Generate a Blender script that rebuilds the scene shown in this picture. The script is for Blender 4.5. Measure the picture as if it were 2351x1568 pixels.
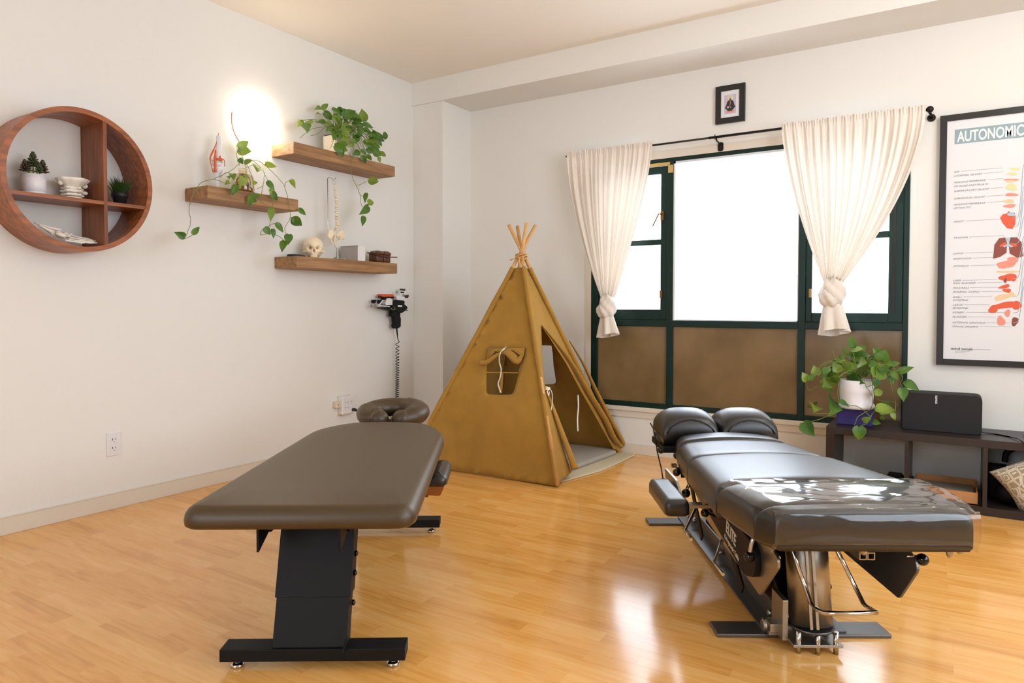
import bpy, bmesh, math, random
from mathutils import Vector, Matrix, Quaternion
from mathutils.geometry import delaunay_2d_cdt
from mathutils import noise as mnoise
PI = math.pi
for o in list(bpy.data.objects): bpy.data.objects.remove(o)
SC = bpy.context.scene
COL = SC.collection
# ------------------------------------------------------------------ camera
F_PX, CX, CY = 1595.443, 1175.5, 744.17
PITCH, YAW, ROLL = -0.0267529, 0.5702912, 0.0012746
CAM = Vector((3.48, -4.384, 1.0))
_fw = Vector((-math.sin(YAW)*math.cos(PITCH), math.cos(YAW)*math.cos(PITCH), math.sin(PITCH)))
_r0 = Vector((math.cos(YAW), math.sin(YAW), 0)); _u0 = _r0.cross(_fw)
_rt = _r0*math.cos(ROLL) + _u0*math.sin(ROLL); _up = _rt.cross(_fw)
cd = bpy.data.cameras.new('camera'); cam = bpy.data.objects.new('camera', cd); COL.objects.link(cam)
cd.sensor_width = 36; cd.lens = F_PX*36/2351; cd.shift_y = -(784-CY)/2351; cd.clip_start = .02
M = Matrix.Identity(4)
for i in range(3):
    M[i][0] = _rt[i]; M[i][1] = _up[i]; M[i][2] = -_fw[i]; M[i][3] = CAM[i]
cam.matrix_world = M
SC.camera = cam
# ------------------------------------------------------------------ world, daylight, exposure
SC.view_settings.view_transform = 'Standard'; SC.view_settings.look = 'None'
SC.view_settings.gamma = 1; SC.view_settings.use_curve_mapping = False
SC.view_settings.exposure = 0.36
W = bpy.data.worlds.new('sky'); SC.world = W; W.use_nodes = True
bgn = W.node_tree.nodes['Background']; bgn.inputs[0].default_value = (.80, .885, 1.0, 1); bgn.inputs[1].default_value = 6.0
def portal(name, loc, rot, sx, sy):
    l = bpy.data.lights.new(name, 'AREA'); l.shape = 'RECTANGLE'; l.size = sx; l.size_y = sy; l.energy = 1
    l.cycles.is_portal = True
    o = bpy.data.objects.new(name, l); COL.objects.link(o); o.location = loc; o.rotation_euler = rot; return o
RX = 5.3; RY = -7.0
portal('daylight_back_window', (2.29, .12, 1.42), (PI/2, 0, PI), 1.85, 1.1).rotation_euler = (-PI/2, 0, 0)
portal('daylight_right_window', (RX+.05, -2.67, 1.57), (0, PI/2, 0), 1.55, 2.65)
portal('daylight_added_rear_window', (2.45, RY-.05, 1.55), (PI/2, 0, 0), 1.9, 1.5)  # unseen rear opening, added to give frontal fill light
KEY = bpy.data.lights.new('ceiling_lamp_light', 'POINT'); KEY.energy = 17; KEY.color = (1, .96, .90); KEY.shadow_soft_size = .11
ko = bpy.data.objects.new('ceiling_lamp_light', KEY); COL.objects.link(ko); ko.location = (4.2, -1.55, 2.42)

def P(px, py, ax, val):
    """point where the line of sight through a photo pixel meets the plane axis=val"""
    d = _rt*((px-CX)/F_PX) - _up*((py-CY)/F_PX) + _fw
    return CAM + d*((val-CAM[ax])/d[ax])
# ------------------------------------------------------------------ materials
def lin(c):
    if isinstance(c, str): c = tuple(int(c[i:i+2], 16)/255 for i in (0, 2, 4))
    return tuple(x/12.92 if x <= .04045 else ((x+.055)/1.055)**2.4 for x in c) + (1,)
def mat(name, col, rough=.5, metal=0, bump=0, bscale=60, var=0, vscale=5, coat=0, spec=.5, emit=0, sheen=0, stretch=None, col2=None, trans=0):
    m = bpy.data.materials.new(name); m.use_nodes = True; nt = m.node_tree; N = nt.nodes; L = nt.links
    b = N['Principled BSDF']; c = lin(col)
    b.inputs['Base Color'].default_value = c; b.inputs['Roughness'].default_value = rough; b.inputs['Metallic'].default_value = metal
    b.inputs['Specular IOR Level'].default_value = spec; b.inputs['Coat Weight'].default_value = coat; b.inputs['Coat Roughness'].default_value = .36
    b.inputs['Sheen Weight'].default_value = sheen
    if emit: b.inputs['Emission Color'].default_value = c; b.inputs['Emission Strength'].default_value = emit
    tc = N.new('ShaderNodeTexCoord'); mp = N.new('ShaderNodeMapping'); L.new(tc.outputs['Object'], mp.inputs[0])
    if stretch: mp.inputs['Scale'].default_value = stretch
    if var or col2:
        n = N.new('ShaderNodeTexNoise'); n.inputs['Scale'].default_value = vscale; n.inputs['Detail'].default_value = 5; L.new(mp.outputs[0], n.inputs[0])
        cr = N.new('ShaderNodeValToRGB'); L.new(n.outputs[0], cr.inputs[0])
        c2 = lin(col2) if col2 else tuple(x*(1-var) for x in c[:3]) + (1,)
        c1 = c if col2 else tuple(min(1, x*(1+var)) for x in c[:3]) + (1,)
        cr.color_ramp.elements[0].position = .35; cr.color_ramp.elements[1].position = .65
        cr.color_ramp.elements[0].color = c2; cr.color_ramp.elements[1].color = c1
        L.new(cr.outputs[0], b.inputs['Base Color'])
    if bump:
        n2 = N.new('ShaderNodeTexNoise'); n2.inputs['Scale'].default_value = bscale; n2.inputs['Detail'].default_value = 4; L.new(tc.outputs['Object'], n2.inputs[0])
        bp = N.new('ShaderNodeBump'); bp.inputs['Strength'].default_value = bump; bp.inputs['Distance'].default_value = .01; L.new(n2.outputs[0], bp.inputs['Height']); L.new(bp.outputs[0], b.inputs['Normal'])
    if trans:
        tl = N.new('ShaderNodeBsdfTranslucent'); tl.inputs[0].default_value = c; mx = N.new('ShaderNodeMixShader'); mx.inputs[0].default_value = trans
        L.new(b.outputs[0], mx.inputs[1]); L.new(tl.outputs[0], mx.inputs[2]); L.new(mx.outputs[0], N['Material Output'].inputs[0])
    return m
def clear(name, tint=(1, 1, 1, 1), gl=.08, rough=.02, bump=0, bscale=12, white=0):
    m = bpy.data.materials.new(name); m.use_nodes = True; nt = m.node_tree; N = nt.nodes; L = nt.links
    N.remove(N['Principled BSDF'])
    t = N.new('ShaderNodeBsdfTransparent'); t.inputs[0].default_value = tint
    g = N.new('ShaderNodeBsdfGlossy'); g.inputs['Roughness'].default_value = rough
    f0 = N.new('ShaderNodeLayerWeight'); f1 = N.new('ShaderNodeMath'); f1.operation = 'POWER'; f1.inputs[1].default_value = 3.5; f = N.new('ShaderNodeMath'); f.operation = 'MULTIPLY_ADD'; f.inputs[1].default_value = .7; f.inputs[2].default_value = .035; L.new(f0.outputs['Facing'], f1.inputs[0]); L.new(f1.outputs[0], f.inputs[0])
    mx = N.new('ShaderNodeMixShader'); mu = N.new('ShaderNodeMath'); mu.operation = 'ADD'; mu.inputs[1].default_value = gl
    L.new(f.outputs[0], mu.inputs[0]); L.new(mu.outputs[0], mx.inputs[0]); L.new(t.outputs[0], mx.inputs[1]); L.new(g.outputs[0], mx.inputs[2])
    out = mx
    if white:
        d = N.new('ShaderNodeBsdfDiffuse'); d.inputs[0].default_value = (.8, .8, .78, 1); m2 = N.new('ShaderNodeMixShader'); m2.inputs[0].default_value = white
        L.new(mx.outputs[0], m2.inputs[1]); L.new(d.outputs[0], m2.inputs[2]); out = m2
    if bump:
        tc = N.new('ShaderNodeTexCoord'); mp = N.new('ShaderNodeMapping'); mp.inputs['Scale'].default_value = (.5, 1.4, 1); L.new(tc.outputs['Object'], mp.inputs[0])
        n = N.new('ShaderNodeTexNoise'); n.inputs['Scale'].default_value = bscale; n.inputs['Distortion'].default_value = .8; L.new(mp.outputs[0], n.inputs[0])
        bp = N.new('ShaderNodeBump'); bp.inputs['Strength'].default_value = bump; bp.inputs['Distance'].default_value = .02; L.new(n.outputs[0], bp.inputs['Height']); L.new(bp.outputs[0], g.inputs['Normal']); L.new(bp.outputs[0], f0.inputs['Normal'])
    L.new(out.outputs[0], N['Material Output'].inputs[0])
    return m
def floor_mat():
    m = bpy.data.materials.new('beech_laminate'); m.use_nodes = True; nt = m.node_tree; N = nt.nodes; L = nt.links; b = N['Principled BSDF']
    tc = N.new('ShaderNodeTexCoord'); mp = N.new('ShaderNodeMapping'); L.new(tc.outputs['Object'], mp.inputs[0]); mp.inputs['Rotation'].default_value = (0, 0, -.03)
    br = N.new('ShaderNodeTexBrick'); br.offset = .37; br.offset_frequency = 2; L.new(mp.outputs[0], br.inputs[0])
    br.inputs['Color1'].default_value = (0, 0, 0, 1); br.inputs['Color2'].default_value = (1, 1, 1, 1); br.inputs['Mortar'].default_value = (.4, .4, .4, 1)
    br.inputs['Scale'].default_value = 1; br.inputs['Mortar Size'].default_value = .0006; br.inputs['Brick Width'].default_value = .38; br.inputs['Row Height'].default_value = .065; br.inputs['Bias'].default_value = 0
    mg = N.new('ShaderNodeMapping'); mg.inputs['Scale'].default_value = (1.6, 16, 1); L.new(tc.outputs['Object'], mg.inputs[0])
    # shift the grain by the strip's own value so it breaks at the strip ends
    va = N.new('ShaderNodeVectorMath'); va.operation = 'ADD'; cs = N.new('ShaderNodeCombineXYZ'); ml = N.new('ShaderNodeMath'); ml.operation = 'MULTIPLY'; ml.inputs[1].default_value = 7
    L.new(br.outputs[0], ml.inputs[0]); L.new(ml.outputs[0], cs.inputs[0]); L.new(ml.outputs[0], cs.inputs[2]); L.new(mg.outputs[0], va.inputs[0]); L.new(cs.outputs[0], va.inputs[1])
    n = N.new('ShaderNodeTexNoise'); n.inputs['Scale'].default_value = 2.2; n.inputs['Detail'].default_value = 6; n.inputs['Distortion'].default_value = 1.2; L.new(va.outputs[0], n.inputs[0])
    a = N.new('ShaderNodeMix'); a.data_type = 'FLOAT'; a.inputs[0].default_value = .24; L.new(n.outputs[0], a.inputs[2]); L.new(br.outputs[0], a.inputs[3])
    cr = N.new('ShaderNodeValToRGB'); L.new(a.outputs[0], cr.inputs[0]); e = cr.color_ramp.elements
    e[0].position = .18; e[0].color = lin('C98A3E'); e[1].position = .80; e[1].color = lin('F0BC74')
    el = e.new(.45); el.color = lin('E4A656')
    L.new(cr.outputs[0], b.inputs['Base Color']); b.inputs['Roughness'].default_value = .14; b.inputs['Specular IOR Level'].default_value = .65
    return m
def wood(name, c1, c2, axis=1, rough=.5, sc=9):
    s = [14, 14, 14]; s[axis] = 1.2
    m = mat(name, c1, rough, col2=c2, vscale=sc/3, stretch=tuple(s), bump=.05, bscale=80); return m
M_ = dict(
 wall=mat('wall_paint', 'E8E6E0', .75, bump=.06, bscale=90), ceiling=mat('ceiling_paint', 'F5EEE2', .8, bump=.05, bscale=60),
 trim=mat('trim_paint', 'E0D6C6', .55, bump=.04, bscale=30), floor=floor_mat(), green=mat('dark_green_enamel', '0A2822', .4, spec=.3, bump=.03, bscale=40, var=.12, vscale=8),
 brownglass=mat('brown_tinted_panel', '7C6544', .16, bump=.02, bscale=3, var=.2, vscale=3), yellowtrim=mat('old_yellow_paint', 'C9A560', .5), glass=clear('window_glass', gl=0),
 winmetal=mat('white_window_bead', 'D8DCE2', .35), brass=mat('aged_brass', '8A6A3A', .35, 1),
 cotton=mat('cream_cotton', 'F0E6DA', .85, bump=.15, bscale=350, trans=.13), rodblack=mat('black_iron', '241D18', .4, .6),
 black=mat('black_leather', '0C0A08', .5, bump=.05, bscale=160, spec=.2, coat=1), brown_black=mat('charcoal_leather', '3C2D14', .55, bump=.08, bscale=200, spec=.2, coat=1),
 steel=mat('black_powder_steel', '0B0B0B', .55, bump=.03, bscale=300, spec=.25), chrome=mat('chrome', 'C8C4BC', .14, 1), satin=mat('satin_steel', 'A8A092', .34, .95), darkmetal=mat('dark_steel', '6C6A69', .36, .85),
 knob=mat('black_ball_plastic', '080808', .12), canvas=mat('olive_canvas', 'A87D2C', .9, bump=.25, bscale=420, var=.05, vscale=12, sheen=.1), pole=mat('pine_pole', 'D9A566', .55, var=.1, vscale=20),
 cord=mat('white_cotton_tape', 'E9E2D4', .8), matcream=mat('cream_quilt', 'C9BC9C', .9, bump=.3, bscale=60), padgrey=mat('grey_felt', 'A6A094', .95, bump=.3, bscale=150),
 walnut=wood('walnut_veneer', 'A8602C', '7C431C', 1, .4), walnutv=wood('walnut_plank', '945022', '693512', 2, .42), shelfw=wood('reclaimed_wood', 'AC8256', '86603A', 1, .6),
 potwhite=mat('white_ceramic', 'E4E0E2', .35), potbeige=mat('cream_ceramic', 'E6DCC8', .4), potblack=mat('black_plastic', '222224', .5), soil=mat('soil', '2A1F14', .95),
 leaf=mat('pothos_leaf', '5F8628', .38, col2='2E5C1A', vscale=9, trans=.18), leaf2=mat('pale_pothos_leaf', '8FA63C', .4, col2='557A28', vscale=9, trans=.22), stem=mat('green_stem', '6F7F36', .5),
 succ=mat('succulent_leaf', '3F5A2E', .45, col2='4E2E30', vscale=22), grass=mat('grass_green', '3C5E22', .5, col2='23401A', vscale=20, trans=.1),
 bone=mat('bone_plastic', 'F2E8D8', .5, bump=.1, bscale=60, var=.05), bonecream=mat('cream_bone', 'F0E0C0', .5, bump=.12, bscale=60), orange=mat('orange_ligament', 'D4622C', .45), nervey=mat('yellow_nerve', 'E0A050', .5),
 jar=clear('jar_glass', (.97, .93, .82, 1), gl=.03), roots=mat('brown_roots', '9A6426', .7, col2='5A3616', vscale=40), acrylic=clear('clear_acrylic', gl=.02), 
 brownleather=mat('brown_leather', '5E3620', .35, bump=.08, bscale=120), white=mat('white_plastic', 'E6E3E2', .35), offwhite=mat('beige_plastic', 'DCCFB8', .5), dark=mat('slot_black', '1A1614', .6), toyorange=mat('orange_plastic', 'D2501A', .4), toygrey=mat('grey_plastic', '9A9890', .4), yellow=mat('yellow_plastic', 'B8B040', .4),
 socket=mat('ochre_socket_shade', 'A8743C', .7), copper=mat('copper_rim', 'C98A62', .3, .7), lamp=mat('opal_lamp_glass', 'FFF0DC', .4, emit=11), frameblack=mat('black_frame', '1A1714', .35), paper=mat('poster_paper', 'E4E4E6', .3), printblue=mat('print_blue_grey', '8FA6AC', .4), printwhite=mat('print_white', 'EDEDEE', .4), printgrey=mat('print_grey', '8A8C90', .5), printred=mat('print_red', 'DE5A36', .4), printbrown=mat('print_maroon', '8A4534', .4), printpink=mat('print_pink', 'E8937E', .4), printsand=mat('print_sand', 'E9C79A', .4), printlb=mat('print_light_blue', 'A9C4D4', .4), printlemon=mat('print_lemon', 'DDD9A0', .4), printpurple=mat('print_lilac', 'C9B8D2', .5), printdark=mat('print_dark', '2C2A26', .5), printorange=mat('print_orange', 'E88A50', .5),
 espresso=mat('espresso_laminate', '2A211D', .38, var=.1, vscale=30), purple=mat('purple_foam', '3E3274', .8, bump=.1, bscale=200), speaker=mat('speaker_cloth', '1C1B1D', .75, bump=.2, bscale=500), card=mat('cardboard', 'C08A56', .7), cardin=mat('cardboard_lining', '7A4A2C', .8), paperbox=mat('grey_card', '9A9184', .8), blackball=mat('dark_rubber', '1A1513', .7),
 filmclear=clear('clear_vinyl', (.82, .80, .77, 1), gl=.02, rough=.08, bump=.6, bscale=5, white=.012), lettering=mat('cream_lettering', 'D8CDB4', .5), greymetal=mat('brushed_metal', 'B8B2AA', .35, .5))
_b = M_['brown_black'].node_tree.nodes['Principled BSDF']; _b.inputs['Coat Roughness'].default_value = .45; _b.inputs['Coat Tint'].default_value = (1, .90, .68, 1); _b.inputs['Coat IOR'].default_value = 1.5
def cushion_mat():
    m = mat('patterned_cushion_cloth', 'A08A66', .9, bump=.2, bscale=200); nt = m.node_tree; N = nt.nodes; L = nt.links; b = N['Principled BSDF']
    tc = N.new('ShaderNodeTexCoord'); w = N.new('ShaderNodeTexVoronoi'); w.feature = 'DISTANCE_TO_EDGE'; w.inputs['Scale'].default_value = 26; w.inputs['Randomness'].default_value = .35; L.new(tc.outputs['Object'], w.inputs[0])
    ma = N.new('ShaderNodeMath'); ma.operation = 'MULTIPLY'; ma.inputs[1].default_value = 26; L.new(w.outputs[0], ma.inputs[0])
    sn = N.new('ShaderNodeMath'); sn.operation = 'SINE'; L.new(ma.outputs[0], sn.inputs[0])
    cr = N.new('ShaderNodeValToRGB'); L.new(sn.outputs[0], cr.inputs[0]); cr.color_ramp.elements[0].position = .3; cr.color_ramp.elements[1].position = .45
    cr.color_ramp.elements[0].color = lin('A39274'); cr.color_ramp.elements[1].color = lin('DAD3C4'); L.new(cr.outputs[0], b.inputs['Base Color']); return m
M_['cushion'] = cushion_mat()
# ------------------------------------------------------------------ object helpers
def prop(o, label=None, cat=None, group=None, kind=None):
    if label: o['label'] = label
    if cat: o['category'] = cat
    if group: o['group'] = group
    if kind: o['kind'] = kind
    return o
def thing(name, label, cat, loc=(0, 0, 0), rz=0, group=None, rot=None):
    o = bpy.data.objects.new(name, None); COL.objects.link(o); o.empty_display_size = .05
    o.location = loc; o.rotation_euler = rot if rot else (0, 0, rz)
    return prop(o, label, cat, group)
def tmat(o): return Matrix.LocRotScale(o.location, o.rotation_euler, None)
class MB:
    def __init__(s): s.v = []; s.f = []; s.sm = []
    def add(s, vs, fs, smooth=False):
        n = len(s.v); s.v += [Vector(a) for a in vs]; s.f += [tuple(i+n for i in f) for f in fs]; s.sm += [smooth]*len(fs); return s
    def box(s, x0, x1, y0, y1, z0, z1, R=None, c=None):
        x0, x1 = sorted((x0, x1)); y0, y1 = sorted((y0, y1)); z0, z1 = sorted((z0, z1))
        vs = [Vector((x, y, z)) for z in (z0, z1) for y in (y0, y1) for x in (x0, x1)]
        if R is not None:
            c = Vector(c) if c is not None else Vector(((x0+x1)/2, (y0+y1)/2, (z0+z1)/2)); vs = [R@(v-c)+c for v in vs]
        return s.add(vs, [(0, 2, 3, 1), (4, 5, 7, 6), (0, 1, 5, 4), (2, 6, 7, 3), (0, 4, 6, 2), (1, 3, 7, 5)])
    def bar(s, a, b, w, h, up=(0, 0, 1)):
        a = Vector(a); b = Vector(b); d = (b-a).normalized(); u = Vector(up); x = d.cross(u).normalized(); u = x.cross(d)
        vs = [p+x*i*w/2+u*j*h/2 for p in (a, b) for i, j in ((-1, -1), (1, -1), (1, 1), (-1, 1))]
        return s.add(vs, [(3, 2, 1, 0), (4, 5, 6, 7), (0, 1, 5, 4), (1, 2, 6, 5), (2, 3, 7, 6), (3, 0, 4, 7)])
    def tube(s, pts, r, seg=8, caps=True, flat=1, updir=None):
        pts = [Vector(p) for p in pts]; n = len(pts); rs = r if isinstance(r, (list, tuple)) else [r]*n
        vs = []; ref = Vector(updir) if updir else None
        for i, p in enumerate(pts):
            d = (pts[min(i+1, n-1)]-pts[max(i-1, 0)])
            if d.length < 1e-9: d = Vector((0, 0, 1))
            d.normalize()
            if ref is None: ref = Vector((0, 0, 1)) if abs(d.z) < .9 else Vector((1, 0, 0))
            a = d.cross(ref)
            if a.length < 1e-5: a = d.orthogonal()
            a.normalize(); b = a.cross(d).normalized()
            if not updir: ref = b.copy()
            for k in range(seg):
                t = 2*PI*k/seg; vs.append(p+(a*math.cos(t)+b*math.sin(t)*flat)*rs[i])
        fs = [(i*seg+k, i*seg+(k+1) % seg, (i+1)*seg+(k+1) % seg, (i+1)*seg+k) for i in range(n-1) for k in range(seg)]
        s.add(vs, fs, True)
        if caps:
            b0 = len(s.v)-len(vs); s.f += [tuple(b0+k for k in range(seg))[::-1], tuple(b0+(n-1)*seg+k for k in range(seg))]; s.sm += [False, False]
        return s
    def lathe(s, prof, c=(0, 0, 0), seg=32, R=None, wob=None, smooth=True):
        c = Vector(c); vs = []
        for i, (r, z) in enumerate(prof):
            for k in range(seg):
                t = 2*PI*k/seg; rr = r*(wob(t, z) if wob else 1); v = Vector((rr*math.cos(t), rr*math.sin(t), z)); vs.append((R@v if R is not None else v)+c)
        n = len(prof); fs = [(i*seg+k, i*seg+(k+1) % seg, (i+1)*seg+(k+1) % seg, (i+1)*seg+k) for i in range(n-1) for k in range(seg)]
        b0 = len(s.v); s.add(vs, fs, smooth); s.f += [tuple(b0+k for k in range(seg))[::-1], tuple(b0+(n-1)*seg+k for k in range(seg))]; s.sm += [False, False]; return s
    def ell(s, c, r, R=None, seg=16, rings=10, fn=None):
        c = Vector(c); r = (r, r, r) if not hasattr(r, '__len__') else r; vs = []; fs = []
        for i in range(rings+1):
            ph = PI*i/rings
            for k in range(seg):
                t = 2*PI*k/seg; d = Vector((math.sin(ph)*math.cos(t), math.sin(ph)*math.sin(t), math.cos(ph)))
                m = fn(d) if fn else 1; v = Vector((d.x*r[0], d.y*r[1], d.z*r[2]))*m; vs.append((R@v if R is not None else v)+c)
        for i in range(rings):
            for k in range(seg): fs.append((i*seg+k, (i+1)*seg+k, (i+1)*seg+(k+1) % seg, i*seg+(k+1) % seg))
        return s.add(vs, fs, True)
    def prism(s, poly, fn, t0, t1, smooth=False):
        """poly 2D outline, fn(u,v,t) -> 3D"""
        n = len(poly); vs = [fn(u, v, t) for t in (t0, t1) for u, v in poly]
        return s.add(vs, [tuple(range(n))[::-1], tuple(range(n, 2*n))] + [(i, (i+1) % n, n+(i+1) % n, n+i) for i in range(n)], smooth)
    def pad(s, outline, prof, crown=0, z0=0):
        """cushion: outline CCW 2D, prof list of (inset, z)"""
        n = len(outline); nor = []
        for i in range(n):
            a = Vector(outline[i-1]); b = Vector(outline[i]); c = Vector(outline[(i+1) % n]); e = ((b-a).normalized()+(c-b).normalized()); nor.append(Vector((-e.y, e.x)).normalized())
        cx = sum(p[0] for p in outline)/n; cy = sum(p[1] for p in outline)/n
        vs = []
        for ins, z in prof:
            for i in range(n): q = Vector(outline[i])+nor[i]*ins; vs.append(Vector((q.x, q.y, z+z0)))
        last = prof[-1]; m = len(prof)
        K = 5
        for k in range(1, K+1):
            f = 1-k/(K+.5)
            for i in range(n):
                q = Vector(outline[i])+nor[i]*last[0]; vs.append(Vector((cx+(q.x-cx)*f, cy+(q.y-cy)*f, last[1]+z0+crown*(1-f*f))))
        tot = m+K
        fs = [(i*n+k, i*n+(k+1) % n, (i+1)*n+(k+1) % n, (i+1)*n+k) for i in range(tot-1) for k in range(n)]
        fs += [tuple(range(n))[::-1], tuple((tot-1)*n+k for k in range(n))]
        s.add(vs, fs, True); return s
    def build(s, name, m, parent=None, world=False, solid=0, bevel=0, subsurf=0, flip=False):
        me = bpy.data.meshes.new(name); vs = s.v
        if world and parent:
            T = tmat(parent)
            if parent.parent: T = tmat(parent.parent)@T
            Ti = T.inverted(); vs = [Ti@v for v in vs]
        me.from_pydata([tuple(v) for v in vs], [], s.f); me.polygons.foreach_set('use_smooth', s.sm); me.materials.append(M_[m] if isinstance(m, str) else m); me.update()
        bm = bmesh.new(); bm.from_mesh(me); bmesh.ops.recalc_face_normals(bm, faces=bm.faces); bm.to_mesh(me); bm.free()
        o = bpy.data.objects.new(name, me); COL.objects.link(o); o.parent = parent
        if solid: md = o.modifiers.new('s', 'SOLIDIFY'); md.thickness = solid; md.offset = 0
        if bevel:
            md = o.modifiers.new('b', 'BEVEL'); md.width = bevel; md.segments = 2; md.limit_method = 'ANGLE'
        if subsurf: md = o.modifiers.new('u', 'SUBSURF'); md.levels = subsurf; md.render_levels = subsurf
        return o
def rrect(x0, x1, y0, y1, r, n=5):
    pts = []
    for cx, cy, a in ((x1-r, y0+r, -90), (x1-r, y1-r, 0), (x0+r, y1-r, 90), (x0+r, y0+r, 180)):
        for k in range(n+1): t = math.radians(a+90*k/n); pts.append((cx+r*math.cos(t), cy+r*math.sin(t)))
    return pts
def roundpoly(pts, r, n=5):
    out = []; m = len(pts)
    for i in range(m):
        p = Vector(pts[i]); a = Vector(pts[i-1]); b = Vector(pts[(i+1) % m]); rr = r[i] if isinstance(r, (list, tuple)) else r
        rr = min(rr, (a-p).length*.49, (b-p).length*.49)
        s = p+(a-p).normalized()*rr; e = p+(b-p).normalized()*rr
        for k in range(n+1): t = k/n; q = s*(1-t)**2+p*2*t*(1-t)+e*t*t; out.append((q.x, q.y))
    return out
def smoothline(pts, n=6):
    pts = [Vector(p) for p in pts]; out = []
    for i in range(len(pts)-1):
        p0 = pts[max(i-1, 0)]; p1 = pts[i]; p2 = pts[i+1]; p3 = pts[min(i+2, len(pts)-1)]
        for k in range(n):
            t = k/n; out.append(.5*((2*p1)+(p2-p0)*t+(2*p0-5*p1+4*p2-p3)*t*t+(3*p1-p0-3*p2+p3)*t**3))
    out.append(pts[-1]); return out
def text(name, body, size, m, parent, loc, R, ext=.0006, align='LEFT', shear=0, world=True, sx=1, bold=0, label=None):
    """flat lettering as a mesh; R columns: text right, text up, normal"""
    cu = bpy.data.curves.new(name or 'lettering', 'FONT'); cu.body = body; cu.size = size; cu.extrude = ext; cu.align_x = align; cu.shear = shear; cu.offset = bold
    t = bpy.data.objects.new(name or 'lettering', cu); COL.objects.link(t); bpy.context.view_layer.update()
    me = bpy.data.meshes.new_from_object(t.evaluated_get(bpy.context.evaluated_depsgraph_get())); COL.objects.unlink(t); bpy.data.objects.remove(t)
    b = MB(); b.add([R@Vector((v.co.x*sx, v.co.y, v.co.z))+Vector(loc) for v in me.vertices], [tuple(p.vertices) for p in me.polygons])
    return b if name is None else b.build(name, m, parent, world)
def rot3(x, y, z): return Matrix((x, y, z)).transposed()
BACKR = rot3(Vector((1, 0, 0)), Vector((0, 0, 1)), Vector((0, -1, 0)))   # text on the back wall
def leaf(b, base, tip, w, nrm, curl=.15, fold=.18, rnd=random):
    base = Vector(base); tip = Vector(tip); d = tip-base; L = d.length; d.normalize(); n = Vector(nrm); n = (n-d*n.dot(d)); n.normalize(); x = d.cross(n)
    prof = [(-.06, .16), (0, .30), (.1, .44), (.24, .5), (.42, .47), (.6, .36), (.78, .2), (.92, .07), (1, .004)]
    vs = []
    for t, h in prof:
        c = base+d*(t*L)+n*(curl*L*(.25-(t-.5)**2)) if t > 0 else base+d*(.0*L)
        for s in (-1, -.5, 0, .5, 1):
            q = base+d*(t*L)+x*(h*w*s)+n*(curl*L*(.25-(t-.5)**2)+abs(s)*h*w*fold)
            if t < 0 and abs(s) < .6: q = base+d*(.02*L)+x*(h*w*s*.6)+n*0
            vs.append(q)
    fs = [(i*5+k, i*5+k+1, (i+1)*5+k+1, (i+1)*5+k) for i in range(len(prof)-1) for k in range(4)]
    b.add(vs, fs, True)
# ------------------------------------------------------------------ SETTING
def struct(b, name, m, parent=None, **k):
    o = b.build(name, m, parent, **k)
    if parent is None: o['kind'] = 'structure'
    return o
H = 2.665
struct(MB().box(-.2, RX+.2, RY-.2, .2, -.1, 0), 'floor', 'floor')
struct(MB().box(-.2, RX+.2, RY-.2, .2, H, H+.1), 'ceiling', 'ceiling')
struct(MB().box(-.15, 0, RY-.2, .2, 0, H), 'wall_left', 'wall')
WX0, WX1, WZ0, WZ1 = 1.325, 3.252, .316, 1.962
b = MB().box(0, WX0, 0, .15, 0, H).box(WX1, RX, 0, .15, 0, H).box(WX0, WX1, 0, .15, 0, WZ0).box(WX0, WX1, 0, .15, WZ1, H)
struct(b, 'wall_back', 'wall')
RW = (-4.0, -1.35, .8, 2.35); BW = (1.5, 3.4, .8, 2.3)
b = MB().box(RX, RX+.15, RY, RW[0], 0, H).box(RX, RX+.15, RW[1], .15, 0, H).box(RX, RX+.15, RW[0], RW[1], 0, RW[2]).box(RX, RX+.15, RW[0], RW[1], RW[3], H)
struct(b, 'wall_right', 'wall')
b = MB().box(0, BW[0], RY-.15, RY, 0, H).box(BW[1], RX, RY-.15, RY, 0, H).box(BW[0], BW[1], RY-.15, RY, 0, BW[2]).box(BW[0], BW[1], RY-.15, RY, BW[3], H)
struct(b, 'wall_rear', 'wall')
struct(MB().box(0, .283, -.345, 0, 0, 2.5), 'trim_1', 'wall')                     # corner column
struct(MB().box(0, RX, -.36, 0, 2.497, H), 'trim_2', 'wall')                     # ceiling beam
b = MB().box(0, .012, RY, -.345, 0, .075).box(0, .015, RY, -.345, .075, .079)
struct(b, 'baseboard_left', 'trim', bevel=.002)
b = MB().box(.283, RX, -.014, 0, 0, .062).box(.283, RX, -.008, 0, .062, .07)
struct(b, 'baseboard_back', 'trim', bevel=.002)
b = MB().box(WX0-.045, WX0, -.004, 0, 0.3, WZ1+.03).box(WX0-.045, WX1+.03, -.004, 0, WZ1, WZ1+.05)   # thin casing
struct(b, 'trim_3', 'trim')
b = MB().box(WX0-.02, WX1+.005, -.022, .03, .290, .318).box(WX0-.02, WX1+.005, -.010, 0, .245, .290)
struct(b, 'trim_4', 'trim', bevel=.003)
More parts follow.
